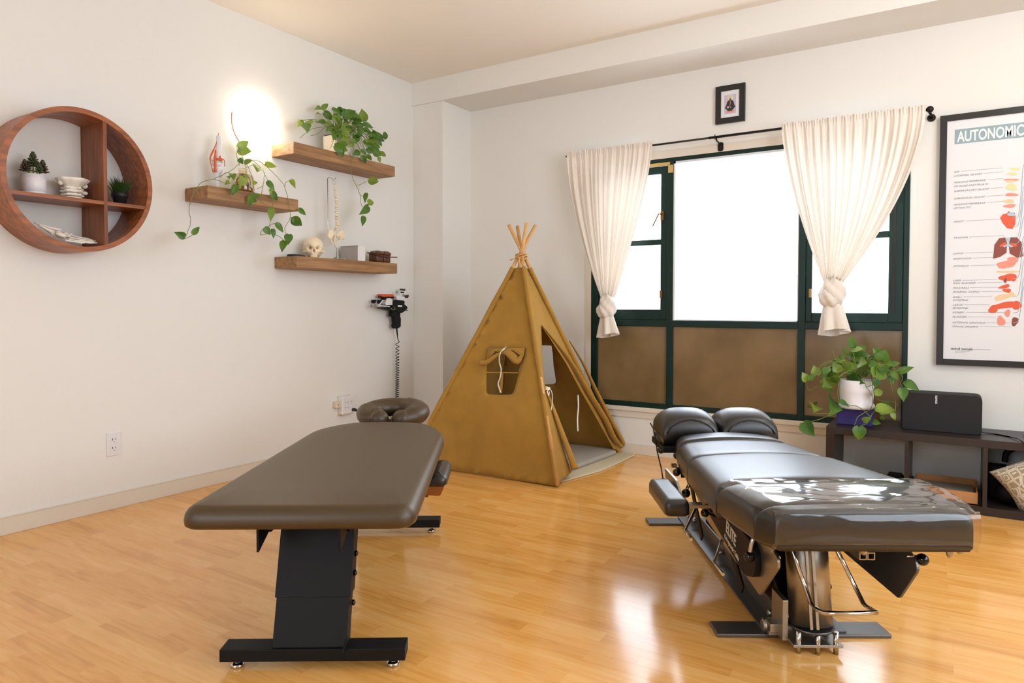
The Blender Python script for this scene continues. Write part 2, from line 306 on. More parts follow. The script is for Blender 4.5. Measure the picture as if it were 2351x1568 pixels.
# window_1
wn = bpy.data.objects.new('window_1', None); COL.objects.link(wn); wn.location = (2.29, .03, .32); wn['kind'] = 'structure'
Y0, Y1 = -.004, .05
b = MB()
b.box(WX0, WX0+.05, Y0, Y1, WZ0, WZ1)                       # left jamb
b.box(WX1-.028, WX1, Y0, Y1, WZ0, WZ1)                      # right jamb
b.box(1.872, 1.916, Y0, Y1, WZ0, WZ1-.03)                  # mullions
b.box(2.682, 2.722, Y0, Y1, WZ0, WZ1-.03)
b.box(WX0, WX1, Y0+.002, Y1, .862, .905)                     # transom
b.box(WX0, WX1, Y0+.002, Y1, WZ0, .352)                      # bottom rail
b.box(WX0, WX1, Y0+.002, Y1, 1.935, WZ1)                      # head
b.build('window_frame', 'green', wn, True, bevel=.003)
b = MB().box(1.60, 1.89, Y0-.002, Y0+.01, 1.915, 1.935).box(1.878, 1.912, Y0-.002, Y0+.01, 1.865, 1.915)
b.build('unpainted_strip', 'yellowtrim', wn, True)['label'] = 'yellowish bare strip at the head'
b = MB().box(1.916, 1.928, Y0, Y1-.01, .905, 1.935).box(1.916, 2.682, Y0, Y1-.01, 1.921, 1.935).box(1.916, 2.682, Y0+.01, Y1-.01, .905, .911).box(2.676, 2.682, Y0+.01, Y1-.01, .905, 1.935)
b.build('glazing_bead', 'winmetal', wn, True)
def sash(x0, x1, z0, z1, wl, wr, wt, wb, zb, name='sash'):
    b = MB().box(x0, x0+wl, .004, .045, z0, z1).box(x1-wr, x1, .004, .045, z0, z1).box(x0+wl, x1-wr, .004, .045, z1-wt, z1).box(x0+wl, x1-wr, .004, .045, z0, z0+wb).box(x0+wl, x1-wr, .01, .04, zb-.018, zb+.018)
    s = b.build(name, 'green', wn, True, bevel=.003)
    MB().box(x0+wl, x1-wr, .024, .027, z0+wb, z1-wt).build('sash_pane', 'glass', s, True)
    return s
sl = sash(1.375, 1.872, .905, 1.915, .05, .046, .05, .07, 1.42)
sr = sash(2.722, 3.224, .905, 1.935, .035, .072, .05, .055, 1.40)
MB().box(3.172, 3.186, .001, .012, .965, 1.88).build('sash_gap_strip', 'dark', sr, True)
b = MB().box(1.828, 1.85, -.008, .006, 1.56, 1.62).tube([(1.84, -.012, 1.60), (1.82, -.02, 1.60), (1.79, -.045, 1.52)], [.006, .005, .004])
b.build('casement_handle', 'brass', sl, True)
for z in (1.05,): MB().box(1.826, 1.842, -.008, .006, z, z+.05).build('casement_hinge', 'brass', sl, True)
MB().box(2.742, 2.755, -.006, .006, 1.05, 1.10).build('casement_hinge', 'brass', sr, True)
MB().box(1.92, 2.68, .026, .029, .905, 1.93).build('centre_pane', 'glass', wn, True)
for x0, x1 in ((WX0+.05, 1.872), (1.916, 2.682), (2.722, WX1-.028)):
    MB().box(x0, x1, .012, .022, .345, .87).build('lower_pane', 'brownglass', wn, True)['label'] = 'brown opaque lower pane'
# window_2 and added_fill_window, outside the picture, let in the rest of the daylight, the rear one added as fill
def frame_boxes(f, a0, a1, z0, z1):
    w = .05; return [f(a0, a0+w, z0, z1), f(a1-w, a1, z0, z1), f((a0+a1)/2-.02, (a0+a1)/2+.02, z0, z1), f(a0, a1, z0, z0+w), f(a0, a1, z1-w, z1)]
for nm, bx in (('window_2', frame_boxes(lambda a, c, z0, z1: (RX, RX+.06, a, c, z0, z1), *RW)), ('added_fill_window', frame_boxes(lambda a, c, z0, z1: (a, c, RY-.06, RY, z0, z1), *BW))):
    b = MB()
    for q in bx: b.box(*q)
    struct(b, nm, 'green')
# ------------------------------------------------------------------ MASSAGE TABLE (left foreground)
A1 = math.atan2(.558, .83)
t1 = thing('massage_table', 'low black padded massage table with horseshoe face rest, standing in the left foreground', 'massage table', (2.0, -3.07, 0), A1)
T1M = tmat(t1)
t1.location = CAM + Vector((-.558, .83, 0)).normalized()*1.915 - Vector((.83, .558, 0)).normalized()*.503; t1.location.z = 0
ol = roundpoly([(-.322, -.125), (.290, -.125), (.287, 1.0), (.20, 1.19), (.02, 1.245), (-.16, 1.22), (-.280, 1.04)], [.06, .06, .12, .08, .15, .1, .12], 6)
MB().pad(ol, [(.012, .418), (.002, .425), (0, .44), (.003, .455), (.012, .468), (.024, .4755), (.036, .478)], crown=.0015).build('tabletop_cushion', 'brown_black', t1)
b = MB().box(-.235, .20, -.03, 1.12, .405, .417)
b.build('support_board', 'steel', t1)
for x in (-.131, .085):
    MB().box(x-.012, x+.012, .0, 1.14, .375, .405).build('frame_rail', 'steel', t1)
    MB().prism([(-.075, .405), (-.075, .345), (.10, .405)], lambda u, v, t: (t, u, v), x-.003, x+.003).build('gusset', 'steel', t1)
for y, nm in ((0, 'near'), (1.14, 'far')):
    bm_ = MB().box(-.252, .252, y-.033, y+.033, .028, .062).build('base_beam', 'steel', t1, bevel=.002)
    for x in (-.215, .215):
        MB().lathe([(.006, .008), (.006, .03)], (x, y, 0), 12).lathe([(.016, 0), (.018, .002), (.018, .010), (.010, .013)], (x, y, 0), 20).build('leveling_foot', 'chrome', bm_)
    d = 1
    # slanted lift column: lower and wider upper sleeve
    def col(x0, x1, ya, yb, za, zb, th):
        mb = MB(); vs = [(x, yy+o, z) for yy, z in ((ya, za), (yb, zb)) for o in (0, th) for x in (x0, x1)]
        return mb.add(vs, [(0, 1, 3, 2), (4, 6, 7, 5), (0, 4, 5, 1), (1, 5, 7, 3), (3, 7, 6, 2), (2, 6, 4, 0)])
    sl_ = .118/.35
    col(-.112, .09, y-.025, y-.025+sl_*.13, .062, .19, .055).build('lower_column', 'steel', t1, bevel=.002)
    up = col(-.116, .094, y-.025+sl_*.125-.003, y-.025+sl_*.345, .185, .41, .062).build('upper_column', 'steel', t1, bevel=.002)
    for z in (.235, .285, .16):
        yy = y-.025+sl_*(z-.062)+.03
        MB().lathe([(.008, 0), (.008, .006), (.004, .009)], (.094, yy, z), 10, R=Matrix.Rotation(PI/2, 3, 'Y')).build('bolt', 'knob', up)
    MB().prism([(-.03, .062), (-.03, .085), (-.055, .062)], lambda u, v, t: (t, u+y, v), .085, .09).build('weld_gusset', 'steel', t1)
# face rest
pts = []
for k in range(15):
    a = math.radians(-62+ (304)*k/14)
    pts.append((.0+.118*math.cos(a), 1.455+.105*math.sin(a), .478+.015*math.sin(a)))
rs = [.048]+[.056]*2+[.058]*3+[.052]*5+[.058]*3+[.056]*2; rs = rs[:14]+[.048]
b = MB().tube(smoothline(pts, 3), [rs[min(14, i//3)] for i in range(43)], 16, flat=.85)
for e in (pts[0], pts[-1]): b.ell(e, (.049, .049, .043))
b.build('face_rest_cushion', 'brown_black', t1)
b = MB().box(-.13, .13, 1.36, 1.56, .42, .432).box(-.10, -.085, 1.12, 1.46, .40, .42).box(.085, .10, 1.12, 1.46, .40, .42)
b.build('face_rest_frame', 'steel', t1)
o = MB().pad(roundpoly([(.18, .55), (.325, .55), (.325, .82), (.18, .82)], .03, 5), [(.012, .352), (0, .358), (0, .378), (.01, .39), (.03, .396)]).build('arm_pad', 'black', t1)
MB().prism(roundpoly([(.19, .352), (.315, .352), (.30, .318), (.205, .325)], .008, 3), lambda u, v, t: (u, t, v), .56, .8).tube([(.25, .58, .325), (.25, .58, .31)], .006).build('arm_pad_bracket', mat('amber_bracket', '8A4A1A', .25), o)
MB().bar((.10, .68, .39), (.24, .68, .345), .03, .012).build('arm_pad_arm', 'steel', t1)

# ------------------------------------------------------------------ ADJUSTING TABLE (right foreground)
A2 = math.atan2(.532, .847)
t2 = thing('chiropractic_table', 'black segmented adjusting table on steel legs with clear vinyl over its foot end, right foreground', 'treatment table', (3.319, -2.4955, 0), A2)
def sec(name, y0, y1, w0, w1, zt0, zt1, th=.075, r=.012, m='black', cr=.012, zb=None):
    """one transverse cushion: half widths w0 at y0, w1 at y1, top heights zt0, zt1"""
    nx, ny = 26, 9; vs = []; fs = []
    def pt(u, v, lev):   # u,v in 0..1 ; rounded profile
        y = y0+(y1-y0)*v; w = w0+(w1-w0)*v; zt = zt0+(zt1-zt0)*v
        return Vector(((u*2-1)*w, y, zt))
    prof = []
    us = [0, .004, .015, .04, .08]+[.08+.84*k/16 for k in range(1, 16)]+[.92, .96, .985, .996, 1]
    vs_ = [0, .01, .04, .10, .2, .35, .5, .65, .8, .9, .96, .99, 1]
    def edge(t, a): t = min(t, 1-t); return 0 if t >= a else (1-math.sqrt(max(0, 1-(1-t/a)**2)))
    V = []
    for v in vs_:
        for u in us:
            p = pt(u, v, 0); w = w0+(w1-w0)*v
            drop = .030*edge(u, .10)+.020*edge(v, .16*min(1, .25/abs(y1-y0)))
            p.z += cr*(1-(2*u-1)**2)*1.0-drop
            V.append(p)
    n = len(us); m_ = len(vs_)
    F = [(j*n+i, j*n+i+1, (j+1)*n+i+1, (j+1)*n+i) for j in range(m_-1) for i in range(n-1)]
    # skirt
    ring = [i for i in range(n)]+[j*n+n-1 for j in range(1, m_)]+[(m_-1)*n+i for i in range(n-2, -1, -1)]+[j*n for j in range(m_-2, 0, -1)]
    b = MB(); base = len(V); k = len(ring)
    cxm = Vector((0, (y0+y1)/2, 0)); bot = []
    for s, dz in ((0, .35), (0, .8), (.012, 1.0)):
        for q in ring:
            p = V[q]; zb_ = (zt0 if p.y < (y0+y1)/2 else zt1)-th-.02
            zz = p.z+(zb_-p.z)*dz; V.append(Vector((p.x*(1-s*3), p.y+(cxm.y-p.y)*s*2, zz)))
    prev = ring
    for s in range(3):
        cur = [base+s*k+i for i in range(k)]
        F += [(prev[i], cur[i], cur[(i+1) % k], prev[(i+1) % k]) for i in range(k)]
        prev = cur
    F.append(tuple(prev)[::-1])
    b.add(V, F, True); return b.build(name, m, t2)
foot = sec('foot_cushion', .0, .06, .238, .272, .497, .497, cr=.008)
foot2 = sec('foot_cushion', .062, .294, .272, .30, .497, .496, cr=.008)
for o_ in (foot, foot2): pass
sec('pelvic_cushion', .298, .792, .302, .262, .490, .462, cr=.018, th=.085)
sec('abdominal_cushion', .797, 1.10, .262, .228, .458, .450, cr=.016, th=.085)
sec('chest_cushion', 1.104, 1.235, .228, .205, .452, .452, cr=.02)
def headpad(x0, x1):
    b = MB(); ny = 16; nx = 16; V = []; 
    for j in range(ny+1):
        v = j/ny
        for i in range(nx+1):
            a = PI*i/nx; y = 1.27+.24*v; s = math.sin(PI*(.06+.88*v))**.4
            cxp = (x0+x1)/2; V.append(Vector((cxp-math.cos(a)*(x1-x0)/2*(abs(math.cos(a))**-.25 if abs(math.cos(a)) > .01 else 1)*min(1, .9+.1*s), y, .455+.095*s*math.sin(a)**.7-(.025 if v in (0, 1) else 0))))
    F = [(j*(nx+1)+i, j*(nx+1)+i+1, (j+1)*(nx+1)+i+1, (j+1)*(nx+1)+i) for j in range(ny) for i in range(nx)]
    n = len(V); lo = []
    ring = list(range(nx+1))+[j*(nx+1)+nx for j in range(1, ny+1)]+[ny*(nx+1)+i for i in range(nx-1, -1, -1)]+[j*(nx+1) for j in range(ny-1, 0, -1)]
    for q in ring: V.append(Vector((V[q].x*.97+.03*(x0+x1)/2, V[q].y*.95+.05*1.39, .40)))
    k = len(ring); F += [(ring[i], n+i, n+(i+1) % k, ring[(i+1) % k]) for i in range(k)]+[tuple(range(n, n+k))[::-1]]
    h = b.add(V, F, True).build('head_cushion', 'black', t2)
    sm = [Vector((x0+.02+(x1-x0-.04)*u, 1.27-.004+.012*math.sin(PI*u), .455+.06*math.sin(PI*u)**.6)) for u in [k/14 for k in range(15)]]
    MB().tube(sm, .0022, 6).build('stitched_seam', 'knob', h)
headpad(-.255, -.008); headpad(.0, .245)
b = MB().box(-.255, .245, 1.255, 1.50, .375, .402).box(-.16, .16, 1.1, 1.3, .35, .375)
b.build('head_support_plate', 'steel', t2, bevel=.003)
# strap and handle of the head piece
MB().tube([(-.262, 1.40, .44), (-.258, 1.36, .36), (-.252, 1.30, .30), (-.248, 1.28, .255)], .003, 6).tube([(-.248, 1.28, .262), (-.247, 1.278, .245)], .006, 6).tube([(-.262, 1.50, .46), (-.262, 1.26, .42)], .0035, 6).build('tightening_cord', 'knob', t2)
def knob(p, r, rod=None, rr=.005):
    k = MB().ell(p, r, seg=18, rings=12).build('ball_knob', 'knob', t2)
    if rod: MB().tube(rod, rr, 10).build('lever_rod', 'chrome', k)
def I(px, py, D):
    """photo pixel at distance D (along the table) -> table coordinates"""
    return Vector(((px-1190.6)*D/F_PX-.868, D-1.685, 1-(py-703)*D/F_PX))
knob(I(1519, 1035, 3.0), .016, [I(1522, 1026, 3.0), I(1560, 1018, 2.98)])
knob(I(1556, 1048, 2.9), .016, [I(1560, 1045, 2.92), I(1600, 1040, 2.95)])
knob(I(1555, 1087, 2.72), .015); 
MB().box(-.01, .01, -.01, .01, -.006, .006).build('release_tab', 'chrome', t2).location = I(1549, 1071, 2.75)
b = MB().tube([I(1555, 1082, 2.74), I(1578, 1080, 2.74)], .012, 10).tube([I(1568, 1068, 2.72), I(1574, 1098, 2.70)], .014, 10); b.build('pivot_block', 'steel', t2)
knob(I(1577, 1135, 2.5), .016, [I(1577, 1130, 2.5), I(1592, 1098, 2.52)], .006)
knob(I(1635, 1167, 2.34), .0165, [I(1640, 1167, 2.36), I(1670, 1168, 2.45)])
knob(I(1621, 1181, 2.30), .014, [I(1626, 1181, 2.3), I(1650, 1190, 2.4)])
knob(I(1724, 1282, 2.0), .0155, smoothline([I(1725, 1276, 2.0), I(1731, 1245, 2.0), I(1740, 1236, 2.0), I(1755, 1236, 1.98), I(1775, 1256, 1.93), I(1792, 1285, 1.88)], 4), .006)
knob(I(2122, 1287, 1.83), .016, [I(2118, 1278, 1.84), I(2085, 1279, 1.84)], .003)
# side plates, lift arms
sp = [(.315, .16), (.178, .294), (.182, .318), (.33, .36), (.52, .40), (1.16, .40), (1.16, .30), (.915, .206)]
MB().prism(roundpoly(sp, [.012, .01, .01, .02, .02, .02, .02, .02], 4), lambda u, v, t: (t, u, v), -.168, -.160).build('side_plate', 'satin', t2, bevel=.0015)
sp2 = [(.215, .195), (.13, .305), (.14, .33), (.23, .37), (.5, .40), (1.16, .40), (1.16, .30), (.8, .22)]
MB().prism(roundpoly(sp2, [.012, .01, .01, .02, .02, .02, .02, .02], 4), lambda u, v, t: (t, u, v), .178, .186).build('side_plate', 'darkmetal', t2, bevel=.0015)
cv = [(.31, .215), (.30, .27), (.33, .305), (.44, .318), (.84, .335), (.86, .30), (.85, .262), (.40, .185)]
c_ = MB().prism(roundpoly(cv, .03, 5), lambda u, v, t: (t, u, v), -.186, -.168).build('black_side_cover', 'steel', t2, bevel=.004)
T2 = tmat(t2).to_3x3(); SR = rot3(Vector((0, -1, 0)), Vector((0, 0, 1)), Vector((-1, 0, 0)))
SR = rot3(Vector((0, -.985, -.17)), Vector((0, -.17, .985)), Vector((-1, 0, 0)))
text('lettering', 'ELITE', .056, 'lettering', c_, (-.1868, .585, .262), SR, world=False, bold=.0012, sx=.8)['label'] = 'cream lettering'
text('lettering', 'Chiropractic Table', .021, 'lettering', c_, (-.1868, .60, .236), SR, world=False, sx=.95, bold=.0003)
# base
b = MB().box(-.269, .256, .389, .477, 0, .012); b.build('base_foot', 'darkmetal', t2, bevel=.003)
b = MB().box(-.275, .256, 1.455, 1.54, 0, .012); b.build('base_foot', 'darkmetal', t2, bevel=.003)
for s in (-1, 1):
    b = MB().box(s*.125, s*.072, .40, 1.54, .012, .018).box(s*.077, s*.070, .40, 1.54, .018, .080)
    rl = b.build('base_rail', 'darkmetal', t2, bevel=.001)
    for y in (.45, .98, 1.38):
        MB().lathe([(.011, 0), (.011, .014), (.007, .018)], (s*.078, y, .05), 6, R=Matrix.Rotation(s*PI/2, 3, 'Y')).build('hex_bolt', 'satin', rl)
MB().box(-.07, .07, .75, 1.0, .018, .14).box(-.06, .06, 1.0, 1.3, .018, .10).build('lift_motor_housing', 'steel', t2, bevel=.006)
for y0, z0, y1, z1 in ((.55, .08, .95, .36), (1.05, .08, 1.35, .36)):
    for x in (-.14, .14): MB().bar((x, y0, z0), (x, y1, z1), .006, .035).build('lift_arm', 'steel', t2)
MB().bar((0, .42, .10), (0, .80, .33), .13, .02).build('rear_lift_panel', 'steel', t2)
MB().box(-.15, .17, .1, 1.2, .375, .398).build('cushion_frame', 'steel', t2)
MB().box(-.225, .22, .03, .045, .395, .412).tube([(-.21, .02, .402), (-.1, .02, .402)], .007).tube([(.02, .02, .402), (.16, .02, .402)], .007).ell((.19, .015, .398), (.008, .008, .016)).ell((.215, .015, .402), (.009, .009, .01)).ell((-.02, .015, .40), (.01, .01, .012)).build('foot_end_bar', 'satin', t2)
# near column
cz = Matrix.Rotation(-math.atan2(.07, .37), 3, 'X')
b = MB()
for (ox, oy, r) in ((0, 0, .056),):
    prof = [(r, 0), (r, .345)]
    b.lathe(prof, (-.006, .345, .065), 40, R=cz, wob=lambda t, z: 1+.12*abs(math.cos(t))**4-.03)
cl_ = b.build('lift_column', 'satin', t2)
b = MB()
for x in (-.03, -.012): b.bar((x, .285, .075), (x+.0, .350, .40), .008, .006, up=(0, 1, 0))
b.build('column_channel', 'chrome', cl_)
MB().lathe([(.064, 0), (.064, .006)], (-.006, .345, .06), 32).build('column_collar', 'darkmetal', cl_)
MB().box(-.08, .062, .285, .40, .022, .030).build('column_base_plate', 'satin', t2, bevel=.001)
for x, y in ((-.06, .30), (-.008, .292), (.045, .295)):
    MB().tube([(x, y, .0), (x, y, .064)], .007, 12).build('standoff_pin', 'chrome', t2)
MB().box(-.095, -.078, .33, .42, .02, .14).box(-.12, -.085, .36, .40, .03, .055).build('column_bracket', 'satin', t2, bevel=.002)
MB().box(-.12, -.05, .37, .43, .018, .045).tube([(-.13, .40, .035), (-.07, .40, .035)], .016, 8).build('pivot_hinge', 'satin', t2)
b = MB(); 
lp = [I(1818, 1250, 1.92), I(1838, 1310, 1.92), I(1868, 1390, 1.9), I(1878, 1402, 1.86), I(1897, 1413, 1.80), I(1935, 1414, 1.79), I(1985, 1413, 1.79), I(2018, 1411, 1.80), I(1996, 1398, 1.88), I(1988, 1390, 1.9), I(1948, 1310, 1.93), I(1915, 1245, 1.93)]
b.tube(lp, .0062, 10); b.build('foot_release_bar', 'chrome', t2)
b = MB(); 
q = I(1986, 1280, 1.80)
for dx in (0, .021):
    b.box(q.x-.010+dx, q.x+.010+dx, q.y, q.y+.20, q.z-.010, q.z-.007).box(q.x-.010+dx, q.x+.010+dx, q.y, q.y+.20, q.z+.007, q.z+.010).box(q.x-.010+dx, q.x-.007+dx, q.y, q.y+.20, q.z-.007, q.z+.007).box(q.x+.007+dx, q.x+.010+dx, q.y, q.y+.20, q.z-.007, q.z+.007)
b.build('square_tube_socket', 'satin', t2)
b = MB().bar((q.x-.03, q.y+.06, .40), (q.x+.0, q.y+.3, .30), .012, .02).bar((.0, .18, .40), (.17, .55, .25), .02, .02); b.build('brace_bar', 'satin', t2)
# two chrome treadle wires on the left
for p in ([I(1600, 1168, 2.42), I(1575, 1222, 2.42), I(1578, 1228, 2.38), I(1590, 1243, 2.30)], [I(1662, 1243, 2.22), I(1643, 1295, 2.22), I(1646, 1300, 2.18), I(1664, 1324, 2.10)]):
    MB().tube(p, .0055, 8).build('treadle_wire', 'chrome', t2)
# arm rest
ar = MB().pad(roundpoly([(-.402, .505), (-.322, .505), (-.322, .80), (-.402, .80)], .022, 5), [(.008, .330), (0, .336), (0, .366), (.006, .378), (.016, .383)], crown=.001).build('arm_rest_cushion', 'black', t2)
MB().prism(roundpoly([(.56, .32), (.86, .32), (.90, .395), (.72, .395)], .01, 3), lambda u, v, t: (t, u, v), -.322, -.314).box(-.318, -.16, .62, .66, .325, .335).build('arm_rest_plate', 'satin', ar)
# clear vinyl sheet over the foot end
b = MB(); nx, ny = 64, 40; V = []
rnd = random.Random(5)
path = [(.275, .509), (.20, .513), (.12, .514), (.05, .513), (.012, .509), (-.004, .500), (-.011, .485), (-.013, .465), (-.012, .445), (-.008, .425), (.004, .415)]
pp = smoothline([(0, a, c) for a, c in path], 5); n = len(pp)
for j, q in enumerate(pp):
    for i in range(nx+1):
        u = i/nx*2-1; wl = .288 if q.y > .03 else .247; t = max(0, min(1, (q.y+.01)/.09)); w = .247+(.275-.247)*t+max(0, q.y-.06)*.1
        if q.y > .1: w = w*1.0
        x = u*w; dz = -.022*max(0, abs(u)-.9)/.1*1.0 if q.y > .0 else 0
        wr = mnoise.noise(Vector((x*7, q.y*16, 1.3)))*.006+mnoise.noise(Vector((x*22, q.y*40+q.z*20, 7)))*.0022
        s = 1 if q.y > .0 else .4
        nrm = Vector((0, -.2, 1)) if q.y > .0 else Vector((0, -1, 0))
        pt = Vector((x, q.y, q.z+dz)) + nrm*(abs(wr)*s+.0018)
        V.append(pt)
b.add(V, [(j*(nx+1)+i, j*(nx+1)+i+1, (j+1)*(nx+1)+i+1, (j+1)*(nx+1)+i) for j in range(n-1) for i in range(nx)], True)
b.build('clear_vinyl_cover', 'filmclear', t2)['label'] = 'clear vinyl cover'

# ------------------------------------------------------------------ PLAY TENT
F_, R_, L_ = Vector((1.646, -1.059, 0)), Vector((1.575, -.06, 0)), Vector((.585, -1.09, 0))
B_ = Vector((.53, -.085, 0))
AP = Vector((1.108, -.575, 1.315))
tent = thing('play_tent', 'olive canvas teepee play tent on wooden poles, standing in the corner by the window', 'tent', ((F_+R_+L_+B_)/4).to_tuple())
KZ = .945
for g, jx in ((F_, Vector((.012, -.012, 0))), (R_, Vector((.012, .012, 0))), (L_, Vector((-.012, -.01, 0))), (B_, Vector((-.01, .012, 0)))):
    a = AP+jx*1.1; tp = a+(a-g)*.155
    MB().tube([g+Vector((0, 0, .012)), tp], .0115, 12).build('wooden_pole', 'pole', tent, True)
b = MB()
for k in range(3):
    pts = [AP+Vector((.034*math.cos(t)+.004*math.sin(3*t), .034*math.sin(t), -.012+.012*k+.006*math.sin(2*t+k))) for t in [2*PI*i/20 for i in range(21)]]
    b.tube(pts, .0045, 6, False)
b.tube([AP+Vector((-.03, -.03, -.01)), AP+Vector((-.06, -.045, -.025))], .004, 6).tube([AP+Vector((.01, -.04, -.01)), AP+Vector((.014, -.045, -.07))], .004, 6)
b.tube([AP+Vector((0, -.04, .01)), AP+Vector((.04, -.03, .02)), AP+Vector((.045, -.01, .06))], .003, 6)
b.build('lashing', 'pole', tent, True)
def plane_frame(A, B, C):
    x = (B-A).normalized(); n = x.cross(C-A).normalized(); y = n.cross(x); return A, x, y, n
def onplane(fr, px, py):
    A, x, y, n = fr; d = _rt*((px-CX)/F_PX)-_up*((py-CY)/F_PX)+_fw; t = (A-CAM).dot(n)/d.dot(n); q = CAM+d*t-A; return (q.dot(x), q.dot(y))
def panel(name, fr, outline, holes=(), inward=None, amp=.012, step=.035, seed=0, m='canvas', hem=0):
    A, x, y, n = fr
    if inward is not None and n.dot(inward-A) < 0: sgn = -1
    else: sgn = 1
    pts = [Vector(p) for p in outline]; edges = [(i, (i+1) % len(pts)) for i in range(len(pts))]
    def dens(poly):
        out = []
        for i in range(len(poly)):
            a = Vector(poly[i]); c = Vector(poly[(i+1) % len(poly)]); k = max(1, int((c-a).length/step))
            out += [a+(c-a)*(j/k) for j in range(k)]
        return out
    def inside(p, poly):
        c = False; j = len(poly)-1
        for i in range(len(poly)):
            xi, yi = poly[i]; xj, yj = poly[j]
            if (yi > p[1]) != (yj > p[1]) and p[0] < (xj-xi)*(p[1]-yi)/(yj-yi)+xi: c = not c
            j = i
        return c
    loops = [dens(outline)]+[dens(h) for h in holes]; pts = []; edges = []
    for lp_ in loops:
        s = len(pts); pts += lp_; edges += [(s+i, s+(i+1) % len(lp_)) for i in range(len(lp_))]
    nb = len(pts)
    x0 = min(p[0] for p in outline); x1 = max(p[0] for p in outline); y1 = max(p[1] for p in outline); r = random.Random(seed)
    yy = step/2
    while yy < y1:
        xx = x0+step/2
        while xx < x1:
            p = Vector((xx+r.uniform(-.3, .3)*step, yy+r.uniform(-.3, .3)*step))
            if inside(p, outline) and not any(inside(p, h) for h in holes) and min((p-q).length for q in pts[:nb]) > step*.45: pts.append(p)
            xx += step
        yy += step
    V, E_, Fc, *_ = delaunay_2d_cdt(pts, edges, [], 0, 1e-5)
    V = [Vector(v) for v in V]; Fc = [f for f in Fc if inside(sum((V[i] for i in f), Vector((0, 0)))/3, outline) and not any(inside(sum((V[i] for i in f), Vector((0, 0)))/3, h) for h in holes)]
    b = MB(); lb = [Vector(p) for p in outline]
    def ed(p):
        dm = 9
        for i in range(len(lb)):
            a = lb[i]; c = lb[(i+1) % len(lb)]; t = max(0, min(1, (p-a).dot(c-a)/max(1e-9, (c-a).length_squared))); dm = min(dm, (p-a-(c-a)*t).length)
        return dm
    W3 = []
    for v in V:
        e = ed(v); d = sgn*amp*(1-math.exp(-e/.12))*(1.0)+sgn*min(1, e/.05)*(.011*mnoise.noise(Vector((v.x*6+seed, v.y*4, 0)))+.005*mnoise.noise(Vector((v.x*19, v.y*13, seed))))
        W3.append(A+x*v.x+y*v.y+n*d)
    b.add(W3, Fc, True)
    return b.build(name, m, tent, True, solid=.0025)
cen = (F_+R_+L_+B_)/4+Vector((0, 0, .3))
# panel with a small window, left front
frL = plane_frame(L_, F_, AP); 
def to2(fr, p): q = p-fr[0]; return (q.dot(fr[1]), q.dot(fr[2]))
outl = [to2(frL, L_), to2(frL, F_), to2(frL, F_+(AP-F_)*KZ), to2(frL, L_+(AP-L_)*KZ)]
win2 = [onplane(frL, *q) for q in ((1119, 799), (1115, 850), (1114, 904), (1140, 905), (1177, 905), (1190, 850), (1202, 801))]
win2 = roundpoly(win2, [.004, .004, .03, .03, .03, .03, .004], 4)
outl[0] = (outl[0][0]+.01, .009); outl[1] = (outl[1][0], .009)
panel('window_panel', frL, outl, [win2], cen, seed=1)
A_, x_, y_, n_ = frL; n_in = n_ if n_.dot(cen-A_) > 0 else -n_
def at2(px, py, off=0): q = onplane(frL, px, py); return A_+x_*q[0]+y_*q[1]-n_in*off
b = MB().bar(at2(1117, 855), at2(1190, 856), .006, .002, up=n_in).bar(at2(1153, 855), at2(1150, 903), .016, .002, up=n_in)
b.build('window_muntin', 'canvas', tent, True)
# rolled up window flap with tape tie
rn = random.Random(4); b = MB()
pl = smoothline([at2(1160, 812, .014), at2(1150, 815, .02), at2(1136, 824, .022), at2(1120, 835, .022), at2(1109, 836, .024)], 4)
b.tube(pl, [.010+.014*i/len(pl) for i in range(len(pl))], 14, flat=.7)
pl = smoothline([at2(1160, 812, .014), at2(1170, 812, .022), at2(1182, 822, .026), at2(1192, 832, .022), at2(1200, 818, .014)], 4)
b.tube(pl, [.010+.02*math.sin(PI*min(1, i/len(pl)*1.1))**.8 for i in range(len(pl))], 14, flat=.7)
b.add([at2(1119, 799, .004), at2(1160, 800, .004), at2(1206, 799, .004), at2(1204, 822, .012), at2(1180, 806, .018), at2(1160, 812, .022), at2(1140, 808, .018), at2(1119, 835, .012)], [(0, 1, 6, 7), (1, 5, 6), (1, 2, 4, 5), (2, 3, 4)], True)
b.build('rolled_window_flap', 'canvas', tent, True, solid=.002)
b = MB(); pl = [at2(1163, 799, .012), at2(1160, 806, .032), at2(1154, 818, .036), at2(1152, 835, .03), at2(1155, 850, .024), at2(1152, 868, .02), at2(1147, 882, .018), at2(1149, 892, .016), at2(1152, 903, .014)]
b.tube(smoothline(pl, 3), .0055, 6, flat=.3); b.tube([at2(1157, 812, .036), at2(1163, 806, .03), at2(1164, 798, .014)], .006, 6, flat=.4)
b.build('tape_tie', 'cord', tent, True)
# door panel with tied back flaps
frR = plane_frame(F_, R_, AP)
def o2(px, py): return onplane(frR, px, py)
def atR(px, py, off=0):
    q = o2(px, py); nn = frR[3] if frR[3].dot(cen-frR[0]) < 0 else -frR[3]; return frR[0]+frR[1]*q[0]+frR[2]*q[1]+nn*off
outl = [to2(frR, F_), o2(1313, 1083), o2(1296, 1040), o2(1278, 960), o2(1262, 918), o2(1253, 896), o2(1247, 860), o2(1244, 800), o2(1242, 747), o2(1262, 776), o2(1300, 835), o2(1338, 905), o2(1372, 965), o2(1408, 1030), to2(frR, R_), to2(frR, R_+(AP-R_)*KZ), to2(frR, F_+(AP-F_)*KZ)]
outl[0] = (outl[0][0], .012); outl[14] = (outl[14][0], .02)
outl = [(max(0.0, p[0]), max(.012, p[1])) for p in outl]
panel('door_panel', frR, outl, (), cen, amp=.004, seed=2, step=.03)
